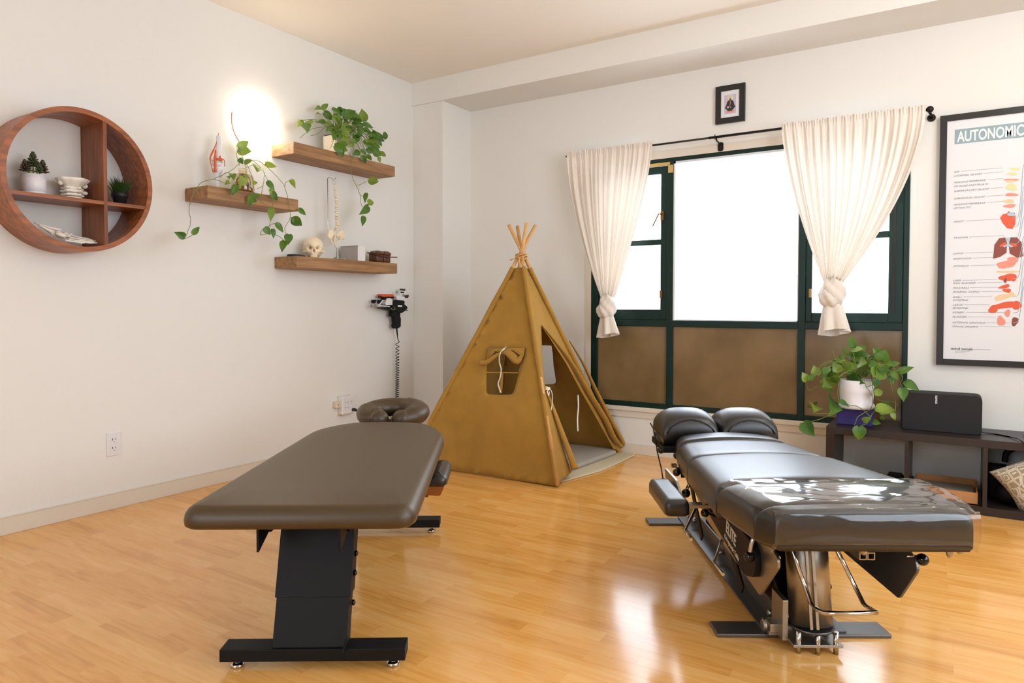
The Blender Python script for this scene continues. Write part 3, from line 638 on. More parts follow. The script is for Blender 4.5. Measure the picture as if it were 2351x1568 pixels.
# folded door flap: a soft roll along the opening edge and the fold over the right pole
pl = smoothline([atR(1243, 748, .004), atR(1275, 790, .012), atR(1308, 838, .02), atR(1345, 905, .026), atR(1380, 965, .03), atR(1400, 1005, .026), atR(1418, 1026, .02)], 5)
b = MB().tube(pl, [.004+.022*min(1, i/16) for i in range(len(pl))], 12, flat=.6)
pl2 = smoothline([atR(1306, 783, .004), atR(1335, 838, .016), atR(1362, 900, .022), atR(1390, 960, .026), atR(1412, 1000, .024), atR(1430, 1028, .014)], 5)
b.tube(pl2, [.006+.024*min(1, i/14) for i in range(len(pl2))], 12, flat=.55)
b.build('folded_door_flap', 'canvas', tent, True)
pl = smoothline([atR(1249, 890, .004), atR(1262, 925, .01), atR(1280, 985, .02), atR(1298, 1045, .03), atR(1308, 1080, .035)], 5)
b = MB().tube(pl, [.006+.026*i/len(pl) for i in range(len(pl))], 12, flat=.6); b.build('tied_door_flap', 'canvas', tent, True)
b = MB()
for k in range(3): b.tube([atR(1246, 890+3*k, .02), atR(1251, 894+2*k, .03), atR(1256, 893+2*k, .02)], .0035, 6)
b.tube(smoothline([atR(1252, 896, .03), atR(1257, 905, .03), atR(1258, 925, .03), atR(1256, 945, .028)], 4), .004, 6, flat=.6)
b.tube(smoothline([atR(1250, 896, .03), atR(1247, 903, .03), atR(1250, 912, .03), atR(1251, 903, .03)], 4), .003, 6)
b.build('tape_tie', 'cord', tent, True)
b = MB().tube(smoothline([atR(1333, 905, -.02), atR(1334, 930, -.02), atR(1332, 960, -.02), atR(1333, 988, -.02)], 4), .005, 6, flat=.5); b.build('tape_tie', 'cord', tent, True)
frB = plane_frame(R_, B_, AP)
def mirror(p, wA, wB): return (wB*(1-p[0]/wA), p[1])
wA = (F_-L_).length; wB = (B_-R_).length
outl = [to2(frB, R_), to2(frB, B_), to2(frB, B_+(AP-B_)*KZ), to2(frB, R_+(AP-R_)*KZ)]
panel('back_window_panel', frB, outl, [[(wB*(1-p[0]/wA), p[1]) for p in win2]], cen, seed=3)
frK = plane_frame(B_, L_, AP)
panel('side_panel', frK, [to2(frK, B_), to2(frK, L_), to2(frK, L_+(AP-L_)*KZ), to2(frK, B_+(AP-B_)*KZ)], (), cen, seed=5)
for g, jx in ((F_, Vector((.012, -.012, 0))), (R_, Vector((.012, .012, 0))), (L_, Vector((-.012, -.01, 0))), (B_, Vector((-.01, .012, 0)))):
    MB().tube([g+(AP+jx*1.1-g)*(.012+.933*k/12) for k in range(13)], [.0155+.0010*math.sin(k*2.1) for k in range(13)], 12, False).build('pole_sleeve', 'canvas', tent, True)
# mats
q = [P(1290, 1105, 2, .008), P(1380, 1080, 2, .008), P(1461, 1043, 2, .008), Vector((1.60, -.03, 0)), Vector((.62, -.12, 0)), Vector((.66, -1.03, 0)), Vector((1.45, -1.02, 0))]
pl = roundpoly([(v.x, v.y) for v in q], [.02, .02, .03, .02, .02, .02, .02], 4)
mm = MB().pad(pl, [(0, .0), (0, .004), (.004, .008), (.012, .009)]); mo = mm.build('quilted_floor_mat', 'matcream'); prop(mo, 'cream quilted mat under and in front of the olive play tent', 'mat')
mo.location = (0, 0, .001)
pl = roundpoly([(1.55, -.80), (1.585, -.13), (1.50, -.07), (.75, -.15), (.75, -.93)], .03, 4)
mm = MB().pad(pl, [(.004, .0), (0, .004), (0, .018), (.008, .026), (.02, .028)]); mo = mm.build('floor_cushion', 'padgrey'); mo.location = (0, 0, .011); prop(mo, 'thin grey felt pad lying inside the play tent', 'cushion')
# ------------------------------------------------------------------ CURTAINS
rod = thing('curtain_rod', 'thin black iron curtain rod above the window', 'curtain rod', (2.25, -.09, 2.035))
MB().tube([(1.17, -.09, 2.036), (2.19, -.09, 2.036)], .0062, 10).tube([(2.17, -.09, 2.036), (3.335, -.09, 2.036)], .0080, 10).build('rod', 'rodblack', rod, True)
b = MB().ell((3.34, -.09, 2.036), (.018, .018, .018)).tube([(3.33, -.09, 2.036), (3.345, -.03, 2.02), (3.345, -.003, 2.01)], .007, 8).lathe([(.02, 0), (.02, .006)], (3.345, -.001, 2.01), 16, R=Matrix.Rotation(PI/2, 3, 'X')); b.build('end_bracket', 'rodblack', rod, True)
b = MB().tube([(2.215, -.09, 2.03), (2.215, -.085, 2.015), (2.215, -.02, 2.01)], .005, 8).prism(roundpoly([(2.20, 1.965), (2.235, 1.965), (2.235, 2.02), (2.20, 2.02)], .014, 5), lambda u, v, t: (u, t, v), -.008, 0).tube([(2.207, -.09, 2.022), (2.207, -.098, 2.036), (2.207, -.09, 2.052)], .003, 6)
b.build('centre_bracket', 'rodblack', rod, True)
def curtain(label, xl, xr, xk, zk, zt, pl, pr_, nf, seed, kr):
    c = thing('curtain', label, 'curtain', ((xl+xr)/2, -.09, 2.035))
    r = random.Random(seed); ph = [r.uniform(0, 6) for _ in range(8)]
    def wave(u):
        return math.sin(2*PI*nf*u+1.6*math.sin(2*PI*2.3*u+ph[0])+ph[1])*.6+math.sin(2*PI*nf*.43*u+ph[2])*.4+.25*math.sin(2*PI*nf*2.1*u+ph[3])
    NX, NT = 220, 44; b = MB(); V = []
    ztop = 2.036
    for j in range(NT+1):
        t = j/NT
        if t < .12: z = ztop+.022-(.05)*(t/.12); tt = 0
        else: tt = (t-.12)/.88; z = ztop-.028-(ztop-.028-zk)*tt
        tz = max(0, (ztop-z)/(ztop-zk)); kw = .045
        L_ = xl+(xk-kw-xl)*tz**pl; R2 = xr+(xk+kw-xr)*tz**pr_
        for i in range(NX+1):
            u = i/NX; x = L_+(R2-L_)*(u+.004*math.sin(9*u+ph[4]))
            a = .006+.012*min(1, tt*5)*(1-.25*tt); 
            if t < .12: a = .004+.003*abs(t-.06)/.06
            y = -.09-.007-.010*max(0, 1-tt*6)+a*wave(u)
            if t < .12: y += .009*math.cos(PI*(t/.12))*0+.006*math.sin(2*PI*nf*3.1*u+ph[5])*(1-t/.12); z_ = z+.005*math.sin(2*PI*nf*1.7*u+ph[6])*(1-t/.12)
            else: z_ = z
            y += -.02*math.sin(PI*tt)*.5+.0*tt-tt*tt*.03*math.cos(PI*(u-.5))
            V.append((x, y, z_))
    F = [(j*(NX+1)+i, j*(NX+1)+i+1, (j+1)*(NX+1)+i+1, (j+1)*(NX+1)+i) for j in range(NT) for i in range(NX)]
    b.add(V, F, True).build('curtain_panel', 'cotton', c, True)
    yk = -.115
    def kn(d):
        th = math.atan2(d.y, d.x); return 1+.06*math.sin(4*th+6*d.z+ph[0])+.02*math.sin(9*th-8*d.z)
    h = .125
    MB().ell((xk+.003, yk, zk-.045), (kr, .055, .085), seg=56, rings=32, fn=kn).ell((xk-.012, yk-.012, zk-.075), (kr*.95, .05, .055), R=Matrix.Rotation(.5, 3, 'Y'), seg=56, rings=28, fn=kn).build('knot', 'cotton', c, True)
    b = MB(); V = []; n = 72; m = 16; zz = zk-.09
    for j in range(m+1):
        t = j/m; rr = kr*.62+.028*t**.8
        for k in range(n):
            th = 2*PI*k/n; w = 1+(.10+.20*t)*math.sin(5*th+ph[1])+.08*t*math.sin(9*th+ph[2])
            V.append((xk+.015*t+rr*w*math.cos(th), yk+rr*.75*w*math.sin(th), zz-(zz-zt)*t*(1+.13*math.cos(th+ph[3])*t)))
    b.add(V, [(j*n+k, j*n+(k+1) % n, (j+1)*n+(k+1) % n, (j+1)*n+k) for j in range(m) for k in range(n)], True).build('curtain_tail', 'cotton', c, True)
curtain('cream cotton curtain knotted at the bottom, at the left of the window beside the tent', 1.187, 1.808, 1.50, 1.04, .80, 1.5, 1.35, 15, 3, .060)
curtain('wider cream cotton curtain knotted at the bottom, right of the window near the chart', 2.598, 3.322, 2.885, 1.12, .85, 1.45, 1.7, 16, 8, .066)
# ------------------------------------------------------------------ FRAMED PRINT OVER THE WINDOW
def frame(name, label, cat, x0, x1, z0, z1, w, d, zin, fm='frameblack', pm='paper'):
    f = thing(name, label, cat, ((x0+x1)/2, 0, z0))
    b = MB().box(x0, x0+w, -d, 0, z0, z1).box(x1-w, x1, -d, 0, z0, z1).box(x0+w, x1-w, -d, 0, z0, z0+w).box(x0+w, x1-w, -d, 0, z1-w, z1); b.build('frame', fm, f, True, bevel=.001)
    MB().box(x0+w, x1-w, -d+zin, -.002, z0+w, z1-w).build('sheet', pm, f, True)
    return f
def flat(b, pts, y, t=.0006):
    b.prism(pts, lambda u, v, s: (u, s, v), y-t, y); return b
fx0, fx1, fz0, fz1 = 2.186, 2.366, 2.132, 2.364
fp = frame('framed_picture', 'small black framed print of a seated meditating figure above the window', 'picture', fx0, fx1, fz0, fz1, .034, .018, .006)
yp = -.0122
def circ(cx, cz, rx, rz=None, n=20): rz = rz or rx; return [(cx+rx*math.cos(2*PI*k/n), cz+rz*math.sin(2*PI*k/n)) for k in range(n)]
cx_, cz_ = 2.276, 2.245
flat(MB(), [(2.240, 2.188), (2.312, 2.188), (2.312, 2.305), (2.240, 2.305)], yp).build('printed_background', 'printpurple', fp, True)
flat(MB(), circ(cx_, 2.285, .018), yp-.0007).build('printed_halo', 'printlemon', fp, True)
b = flat(MB(), [(2.258, 2.262), (2.270, 2.272), (2.272, 2.282), (2.281, 2.282), (2.283, 2.272), (2.296, 2.262), (2.302, 2.238), (2.309, 2.228), (2.300, 2.218), (2.288, 2.205), (2.276, 2.200), (2.262, 2.206), (2.252, 2.218), (2.243, 2.226), (2.252, 2.240)], yp-.0014)
b.build('printed_figure', 'printdark', fp, True)
flat(flat(MB(), circ(cx_, 2.289, .0075, .009), yp-.002), circ(2.263, 2.228, .006), yp-.002).build('printed_crown', 'printlb', fp, True)
b = flat(MB(), circ(cx_, 2.200, .027, .004), yp-.002); flat(b, [(cx_-.001, 2.278), (cx_+.001, 2.278), (cx_+.003, 2.25), (cx_-.001, 2.235), (cx_+.006, 2.222), (cx_+.003, 2.222), (cx_-.004, 2.235), (cx_, 2.25)], yp-.002); b.build('printed_glow', 'printorange', fp, True)
# ------------------------------------------------------------------ ANATOMY CHART
px0, pz0, pz1 = 3.386, .687, 2.008
ps = frame('framed_poster', 'large black framed anatomy chart headed AUTONOMIC on the wall right of the window', 'poster', px0, px0+.92, pz0, pz1, .032, .03, .008)
yp = -.0222
flat(MB(), [(3.452, 1.852), (4.18, 1.852), (4.18, 1.928), (3.452, 1.928)], yp).build('title_banner', 'printblue', ps, True)
text('title_lettering', 'AUTONOMIC', .077, 'printwhite', ps, (3.464, yp-.0009, 1.863), BACKR, sx=.60, bold=.0018)
def chart(px, py): q = P(px, py, 1, yp); return q.x, q.z
labs = [('EYE', 394, 2300), ('LACRIMAL GLAND', 403, 2303), ('MUCOUS MEMBRANE', 418, 2304), ('OF NOSE AND PALATE', 427, 0), ('SUBMAXILLARY GLAND', 438, 2304), ('SUBLINGUAL GLAND', 455, 2305), ('MUCOUS MEMBRANE', 469, 2303), ('OF MOUTH', 477, 0), ('HEART', 508, 2294), ('TRACHEA', 545, 2305), ('LUNGS', 581, 2280), ('ESOPHAGUS', 593, 2286), ('STOMACH', 610, 2288), ('LIVER', 643, 2290), ('GALL BLADDER', 649, 2300), ('PANCREAS', 660, 2298), ('ADRENAL GLAND', 669, 2300), ('SMALL', 681, 2277), ('INTESTINE', 688, 0), ('LARGE', 699, 2272), ('INTESTINE', 706, 0), ('KIDNEY', 716, 2312), ('BLADDER', 726, 2288), ('EXTERNAL GENITALIA', 739, 2330), ('SEXUAL ORGANS', 748, 2322)]
lb = MB()
for s_, py, lx in labs:
    x, z = chart(2190-(py-394)*.011, py+3)
    tb = text(None, s_, .0125, None, None, (x, yp-.0005, z), BACKR, shear=.35, sx=1.15); lb.add(tb.v, tb.f)
    if lx:
        wpx = max(v.x for v in tb.v)+.006; xe, ze = chart(lx, py-2); lb.box(wpx, max(xe, wpx+.01), yp-.0006, yp, z+.0045, z+.0058)
lb.build('chart_labels', 'printgrey', ps, True)
def poly(pts): return [chart(a, c) for a, c in pts]
def blob(cx, cy, rx, ry, rot=0, n=18, wob=.12, seed=0):
    r = random.Random(seed); p = [r.uniform(0, 6) for _ in range(3)]
    out = []
    for k in range(n):
        t = 2*PI*k/n; rr = 1+wob*math.sin(2*t+p[0])+wob*math.sin(3*t+p[1]); a = rx*rr*math.cos(t); c = ry*rr*math.sin(t)
        out.append((cx+a*math.cos(rot)-c*math.sin(rot), cy+a*math.sin(rot)+c*math.cos(rot)))
    return poly(out)
def organ(name, m, blobs, dy=0):
    for i, bl in enumerate(blobs): flat(MB(), bl, yp-.0003-dy-.00005*i).build(name, m, ps, True)
organ('drawn_eye', 'printlemon', [blob(2330, 388, 14, 3), blob(2324, 399, 11, 4, seed=1), blob(2322, 430, 13, 8, seed=2)])
organ('drawn_membrane', 'printpink', [blob(2322, 413, 16, 3, seed=3), blob(2322, 447, 14, 4, seed=4), blob(2318, 473, 15, 4, seed=5)])
organ('drawn_gland', 'printsand', [blob(2316, 462, 14, 4, seed=6), blob(2320, 416, 12, 2.5, seed=9)], .0003)
organ('drawn_heart', 'printred', [poly([(2296, 500), (2302, 492), (2312, 490), (2316, 484), (2320, 490), (2330, 488), (2332, 500), (2331, 515), (2324, 526), (2312, 524), (2302, 512)])])
organ('drawn_heart_vessels', 'printlb', [blob(2322, 492, 8, 5, seed=8), poly([(2311, 545), (2318, 545), (2317, 560), (2326, 566), (2320, 568), (2314, 563), (2306, 568), (2303, 565), (2312, 560)])], .0006)
organ('drawn_lungs', 'printbrown', [poly([(2280, 594), (2283, 562), (2294, 547), (2308, 545), (2312, 560), (2311, 580), (2296, 590)]), poly([(2316, 560), (2320, 545), (2334, 544), (2345, 556), (2350, 588), (2336, 592), (2318, 582)])])
organ('drawn_bronchi', 'printred', [blob(2303, 562, 8, 4, -.4, seed=11), blob(2327, 562, 8, 4, .4, seed=12)], .0003)
organ('drawn_stomach', 'printpink', [blob(2312, 606, 20, 9, -.1, seed=13), blob(2326, 596, 12, 7, seed=14), blob(2300, 611, 10, 6, seed=15)])
organ('drawn_pancreas', 'printsand', [blob(2314, 624, 26, 3, seed=16)])
organ('drawn_liver', 'printred', [blob(2314, 637, 20, 8, seed=17), blob(2325, 637, 9, 9, seed=18)])
organ('drawn_gall_bladder', 'printbrown', [blob(2308, 644, 4, 5, seed=19)], .0003)
organ('drawn_adrenal_gland', 'printred', [blob(2306, 658, 14, 4, -.3, seed=20), blob(2312, 667, 9, 5, seed=21)])
organ('drawn_small_intestine', 'printsand', [blob(2302, 682, 22, 6, -.3, seed=22), blob(2322, 676, 10, 5, seed=23)])
organ('drawn_large_intestine', 'printred', [blob(2280, 710, 12, 8, -.3, seed=24), blob(2308, 701, 30, 8, -.1, seed=25), blob(2335, 701, 12, 9, seed=26)])
organ('drawn_kidney', 'printpink', [blob(2313, 719, 7, 8, seed=27), blob(2298, 737, 9, 12, seed=28)])
organ('drawn_bladder', 'printbrown', [blob(2330, 738, 8, 10, seed=29)])
nb_ = MB()
for y0, y1, c in ((500, 380, 0), (520, 430, 1), (545, 460, 2), (560, 500, 0), (600, 545, 1), (640, 560, 2), (680, 600, 0), (718, 640, 1), (740, 660, 2)):
    pl = [Vector((chart(x, y)[0], yp-.0012, chart(x, y)[1])) for x, y in ((2326, y0), (2338, y0-4), (2345, (y0+y1)/2), (2350, y1), (2362, y1-10))]
    nb_.tube(smoothline(pl, 5), .0013, 5, flat=.3, updir=(0, 1, 0))
nb_.build('drawn_nerves', 'printlb', ps, True)
x, z = chart(2183, 803); text('maker_lettering', 'mind tweak', .021, 'printdark', ps, (x, yp-.0005, z), BACKR, sx=.98)
b = MB()
for py, x0, x1 in ((806, 2192, 2226), (809, 2192, 2218), (802, 2232, 2274)):
    a, c = chart(x0, py); a2, c2 = chart(x1, py); b.box(a, a2, yp-.0005, yp, c-.0008, c+.0008)
b.build('maker_fine_lines', 'printgrey', ps, True)
# ------------------------------------------------------------------ LEFT WALL SHELVES
YX = Matrix(((0, 0, 1), (1, 0, 0), (0, 1, 0)))   # lathe axis -> +x
rc = Vector((0, -2.805, 1.554)); Rr = .3165; D_ = .205
rs_ = thing('round_wall_shelf', 'round walnut wall shelf divided in four, on the left wall', 'shelf', rc.to_tuple())
b = MB(); n = 96; V = []
for x, r in ((.002, Rr), (D_, Rr), (D_, Rr-.022), (.002, Rr-.022)):
    V += [(x, rc.y+r*math.cos(2*PI*k/n), rc.z+r*math.sin(2*PI*k/n)) for k in range(n)]
b.add(V, [(j*n+k, j*n+(k+1) % n, ((j+1) % 4)*n+(k+1) % n, ((j+1) % 4)*n+k) for j in range(4) for k in range(n)]).build('ring', 'walnut', rs_, True)
dv = -2.706; hz = 1.465; ri = Rr-.018
hh = math.sqrt(ri**2-(dv-rc.y)**2); hw = math.sqrt(ri**2-(hz-rc.z)**2)
MB().box(.002, D_-.002, dv-.008, dv+.008, rc.z-hh, rc.z+hh).build('divider', 'walnutv', rs_, True)
MB().box(.002, D_-.003, rc.y-hw, dv-.008, hz-.008, hz+.008).build('shelf_board', 'walnut', rs_, True)
MB().box(.002, D_-.003, dv+.008, rc.y+hw, hz-.008, hz+.008).build('shelf_board', 'walnut', rs_, True)
def wshelf(label, y0, y1, z0, z1):
    o = MB().box(.0, .20, y0, y1, z0, z1).build('floating_shelf', 'shelfw', bevel=.004)
    return prop(o, label, 'shelf')
wshelf('chunky brown wood wall shelf carrying the glass jar of vines, middle one of the three', -2.192, -1.602, 1.553, 1.622)
wshelf('chunky brown wood wall shelf carrying the bushy pothos, topmost of the three', -1.633, -.765, 1.886, 1.957)
wshelf('chunky brown wood wall shelf carrying the skull and spine models, lowest of the three', -1.618, -.745, 1.221, 1.291)
# round lamp behind the vines
lm = thing('round_wall_lamp', 'round glowing white wall lamp with copper arc between the shelves', 'lamp', (0, -1.725, 2.05))
MB().lathe([(.112, .03), (.120, .042), (.112, .058), (.085, .072), (.045, .081), (.005, .084)], (0, -1.745, 2.052), 48, R=YX).build('opal_dome', 'lamp', lm, True)
MB().lathe([(.05, 0), (.05, .028)], (0, -1.745, 2.052), 24, R=YX).build('mounting_cup', 'white', lm, True)
MB().tube([Vector((.02, -1.745+.173*math.cos(a), 2.052+.173*math.sin(a))) for a in [math.radians(168+70*k/20) for k in range(21)]], .0035, 8).build('copper_arc', 'copper', lm, True)
def W(px, py, x=.13): return P(px, py, 0, x)
# --- succulent
def pot(prof, c, name, label, cat, m, group=None):
    t = thing(name, label, cat, c, group=group); 
    return t
c = W(77, 441, .10); c.z = hz+.008
t = thing('succulent', 'branching green succulent in a white cylinder pot in the round shelf', 'potted plant', c.to_tuple())
MB().lathe([(.040, 0), (.046, .002), (.046, .012), (.044, .014), (.047, .016), (.047, .090), (.043, .090), (.042, .075), (.001, .074)], (0, 0, 0), 40).build('pot', 'potwhite', t)
rn = random.Random(2); b = MB(); st = MB()
for (dx, dy, h, s) in ((0, 0, .085, 1), (-.0, -.032, .05, .8), (.0, .038, .058, .9), (.02, .015, .045, .7), (-.02, -.015, .05, .7)):
    top = Vector((dx, dy, .09+h)); st.tube([(dx*.3, dy*.3, .07), (dx*.7, dy*.8, .09+h*.4), top], .003, 6)
    for lv in range(6):
        for k in range(6):
            a = k*PI/3+lv*.55; el = .1+lv*.23; d = Vector((math.cos(a)*math.cos(el), math.sin(a)*math.cos(el), math.sin(el))); L = .024*s*(1-.09*lv)
            p0 = top-Vector((0, 0, .045*s*(5-lv)/5)); q = Quaternion(Vector((0, 0, 1)).cross(d), Vector((0, 0, 1)).angle(d)).to_matrix() if d.z < .999 else Matrix.Identity(3)
            b.ell(p0+d*L*.62, (.0058*s, .0045*s, L*.6), R=q, seg=8, rings=6)
b.build('succulent_leaves', 'succ', t); st.build('stem', 'stem', t)
MB().lathe([(.042, .074), (.001, .076)], (0, 0, 0), 24).build('soil', 'soil', t)
# --- lumbar model
c = W(167, 450, .10); c.z = hz+.008
t = thing('bone_model', 'cream flared vertebra and sacrum bone model between the white pot and the divider', 'anatomical model', c.to_tuple())
def wb(t_, z): return 1+.10*math.sin(3*t_+z*90)+.06*math.sin(7*t_-z*140)
MB().lathe([(.036, 0), (.040, .003), (.040, .012), (.034, .015)], (0, 0, 0), 36, wob=lambda a, z: 1+.03*math.sin(5*a)).build('base_vertebra', 'bone', t)
b = MB()
for z, r in ((.018, .036), (.034, .038), (.048, .034)):
    b.lathe([(r*.8, z), (r, z+.003), (r*.98, z+.010), (r*.8, z+.014)], (0, 0, 0), 36, wob=wb)
    for a in (.3, 1.6, 2.9, 4.0, 5.4): b.ell((math.cos(a)*r, math.sin(a)*r*1.05, z+.006), (.014, .008, .006), R=Matrix.Rotation(a, 3, 'Z'), seg=10, rings=6)
b.ell((0, .05, .040), (.008, .016, .008)).ell((0, .056, .038), (.006, .007, .007))
b.build('vertebra', 'bone', t)
MB().lathe([(.030, .058), (.036, .064), (.048, .072), (.058, .084), (.066, .095), (.064, .097), (.054, .088), (.03, .078), (.001, .076)], (0, 0, 0), 48, wob=lambda a, z: 1+(.05*math.sin(5*a+1)+.04*math.sin(11*a))*min(1, (z-.05)*25)).ell((0, .052, .072), (.01, .014, .012)).ell((0, -.05, .074), (.01, .01, .012)).build('flared_sacrum', 'bone', t)
# --- grass in black pot
c = W(275, 461, .10); c.z = hz+.008
t = thing('potted_grass', 'tufted green grass plant in a small black pot at the right of the round shelf', 'potted plant', c.to_tuple())
MB().lathe([(.026, 0), (.031, .040), (.036, .042), (.037, .062), (.033, .062), (.031, .055), (.001, .054)], (0, 0, 0), 28).build('pot', 'potblack', t)
b = MB(); rn = random.Random(9)
for k in range(170):
    a = rn.uniform(0, 2*PI); r0 = rn.uniform(0, .026); ln = rn.uniform(.045, .095); le = rn.uniform(.05, .65)*(.3+r0/.026)
    p = Vector((r0*math.cos(a), r0*math.sin(a), .055)); d = Vector((math.cos(a)*math.sin(le), math.sin(a)*math.sin(le), math.cos(le))); sd = d.orthogonal().normalized()*.0016
    m1 = p+d*ln*.55; tp = p+d*ln+Vector((math.cos(a), math.sin(a), -.3))*ln*.12
    b.add([p-sd, p+sd, m1+sd*.9, m1-sd*.9, tp], [(0, 1, 2, 3), (3, 2, 4)])
b.build('grass_blades', 'grass', t)
# --- foot skeleton lying in the bottom of the ring
t = thing('foot_skeleton_model', 'white foot skeleton model lying in the bottom of the round shelf', 'anatomical model', W(150, 540, .12).to_tuple())
def Wf(zx, zy, x=.12): return P(20+zx/10.22, 490+zy/10.22, 0, x)
b = MB()
b.tube([Wf(600, 215, .10), Wf(800, 280, .10), Wf(1000, 345, .11), Wf(1220, 385, .11)], [.003, .004, .006, .007], 10).tube([Wf(700, 270, .13), Wf(850, 350, .13), Wf(960, 410, .13), Wf(1040, 440, .14)], [.004, .006, .009, .010], 10)
b.build('shin_bones', 'bone', t, True)
b = MB().ell(Wf(1220, 510, .13), (.017, .023, .012), R=Matrix.Rotation(-.25, 3, 'X')).ell(Wf(1380, 530, .12), (.014, .011, .009)).ell(Wf(1450, 500, .10), (.01, .009, .008)).ell(Wf(1160, 450, .12), (.012, .012, .009)).ell(Wf(1330, 480, .10), (.011, .013, .009)); b.build('ankle_bones', 'bone', t, True)
for i, (p, x) in enumerate((([(1450, 510), (1620, 555), (1790, 590), (1850, 590), (1950, 630), (2060, 630)], .10), ([(1430, 560), (1580, 590), (1720, 620), (1850, 625), (1960, 650), (2060, 645)], .125), ([(1320, 630), (1500, 660), (1700, 690), (1800, 680), (1900, 690), (2080, 692)], .17), ([(1400, 600), (1580, 640), (1740, 650), (1820, 660), (1940, 672), (2040, 680)], .15))):
    MB().tube([Wf(a, c_ , x) for a, c_ in p], [.005, .0035, .0055, .0035, .0045, .0022], 10).build('toe_bones', 'bone', t, True)
# ------------------------------------------------------------------ POTHOS PLANTS
def camn(p, rnd, tilt=.6): 
    n = (CAM-p).normalized(); return (n+Vector((rnd.uniform(-1, 1), rnd.uniform(-1, 1), rnd.uniform(-.6, 1)))*tilt).normalized()
def pothos(t, conv, leaves, vines, origin, seed, stem_r=.0016, stem_ok=True, pet=.6, pale=(), autostem=True, w_scale=1.0, sink=None):
    rnd = random.Random(seed); b1 = MB(); b2 = MB(); st = MB()
    for i, (bx, by, tx, ty, w) in enumerate(leaves):
        dj = rnd.uniform(-.03, .03); p = conv(bx, by, dj); q = conv(tx, ty, dj+rnd.uniform(-.02, .02)); L = (q-p).length
        ww = w*w_scale
        (b2 if i in pale or rnd.random() < .28 else b1).__class__
        leaf(b2 if (i in pale or rnd.random() < .28) else b1, p, q, max(ww*1.15, L*.5), camn(p, rnd, .45), rnd.uniform(.1, .45), rnd.uniform(.05, .35))
        if autostem and i < autostem and stem_ok:
            o_ = origin+Vector((rnd.uniform(-.02, .02), rnd.uniform(-.02, .02), rnd.uniform(-.01, .01))); mid = (o_+p)/2+Vector((0, 0, .35*abs((p-o_).x)+.25*(p-o_).length*(.5 if p.z > o_.z-.02 else .9)))
            mid = mid+Vector((rnd.uniform(-.012, .012), rnd.uniform(-.012, .012), 0))
            st.tube(smoothline([o_, mid, p], 6), stem_r*.8, 5, False)
    for v in vines:
        pl = smoothline([conv(x, y, 0) for x, y in v], 5); pl = [q+Vector((mnoise.noise(q*40)*.004, mnoise.noise(q*40+Vector((5, 5, 5)))*.004, 0)) for q in pl]
        st.tube(pl, stem_r, 6)
    b1.build('leaves', 'leaf', t, True)
    b2.build('pale_leaves', 'leaf2', t, True)['label'] = 'paler leaves'
    st.build('vines', 'stem', t, True)
# top shelf plant
S1 = 5.058
def c1(zx, zy, dj=0):
    f = max(0, min(1, (zy-330)/110)); x = (.12+dj*1.3)*(1-f)+(.222+abs(dj)*.4)*f
    return P(660+zx/S1, 220+zy/S1, 0, x)
o1 = W(775, 300, .12); o1.z = 1.957+.125
t = thing('pothos_plant', 'bushy trailing green pothos in a square cream pot on the topmost wall shelf', 'potted plant', (o1.x, o1.y, 1.957))
b = MB().box(.065, .185, o1.y-.072, o1.y+.055, 1.957, 2.075); b.build('pot', 'potbeige', t, True, bevel=.004)
MB().box(.07, .18, o1.y-.067, o1.y+.05, 2.075, 2.08).build('soil', 'soil', t, True)
k = 1/S1/395
lv = [(400,150,475,90,60),(400,150,310,165,70),(420,190,530,280,70),(380,210,325,215,30),(150,290,115,365,55),(150,290,195,315,30),(165,325,235,435,75),(290,300,200,305,35),(440,300,330,310,45),(450,310,560,360,50),(540,160,640,215,40),(580,160,665,165,70),(515,150,580,165,40),(640,240,795,175,110),(610,190,600,260,60),(530,240,640,330,80),(740,215,850,260,45),(893,295,862,148,120),(850,310,750,270,90),(880,320,1000,375,60),(930,420,1010,460,40),(1110,495,980,490,50),(1120,495,1135,415,30),(1120,495,1160,495,25),(1040,560,885,500,85),(1050,520,1100,590,50),(1050,600,970,610,50),(540,400,455,405,40),(480,340,500,420,50),(590,430,680,420,80),(560,480,520,510,50),(610,500,720,470,90),(545,575,700,640,110),(600,620,650,710,90),(720,520,810,540,60),(620,560,700,560,80),(780,640,850,690,70),(760,660,800,690,50),(850,630,920,690,30),(870,690,910,790,70),(930,680,980,750,60),(990,640,1080,690,100),(1075,650,1145,705,35),(1060,710,1075,785,45),(820,380,900,420,60),(700,380,780,420,80),(640,400,740,360,70),(760,300,840,350,80),(560,350,650,380,60),(800,450,880,430,60),(620,300,560,250,70),(700,280,640,240,60),(780,250,720,300,70),(680,200,620,150,60),(750,210,700,180,60),(960,560,1030,530,60),(830,330,900,350,55),(660,330,720,300,60)]
rq = random.Random(77)
for i_ in range(34):
    a_ = rq.uniform(520, 1060); c_y = 300+(a_-520)*.42+rq.uniform(-90, 150); th_ = rq.uniform(-1.1, 1.9); L_l = rq.uniform(55, 95)
    lv.append((a_, c_y, a_+L_l*math.cos(th_), c_y+L_l*math.sin(th_)*.8+15, rq.uniform(50, 85)))
nl = len(lv)
lv += [(945,968,1058,1000,100),(915,1130,900,1250,60),(930,1240,1005,1240,80),(945,1285,828,1380,75),(885,1400,868,1520,65)]
pothos(t, c1, [(a, b_, c_, d, w*k) for a, b_, c_, d, w in lv], [[(700,360),(740,500),(765,620),(765,700),(745,770),(740,870),(760,960),(800,1040),(840,1140),(855,1250),(880,1290),(940,1270)],[(800,1040),(860,1025),(915,995)],[(840,1145),(870,1165),(900,1165)],[(885,1385),(885,1400)],[(440,360),(300,380),(220,430),(145,490)],[(430,370),(350,440),(275,462)],[(560,380),(540,500),(500,610)],[(800,450),(870,600),(980,650)],[(820,480),(900,620),(940,650),(1000,580)]], o1, 11, pale=(0, 1, 4, 9, 29), autostem=nl)
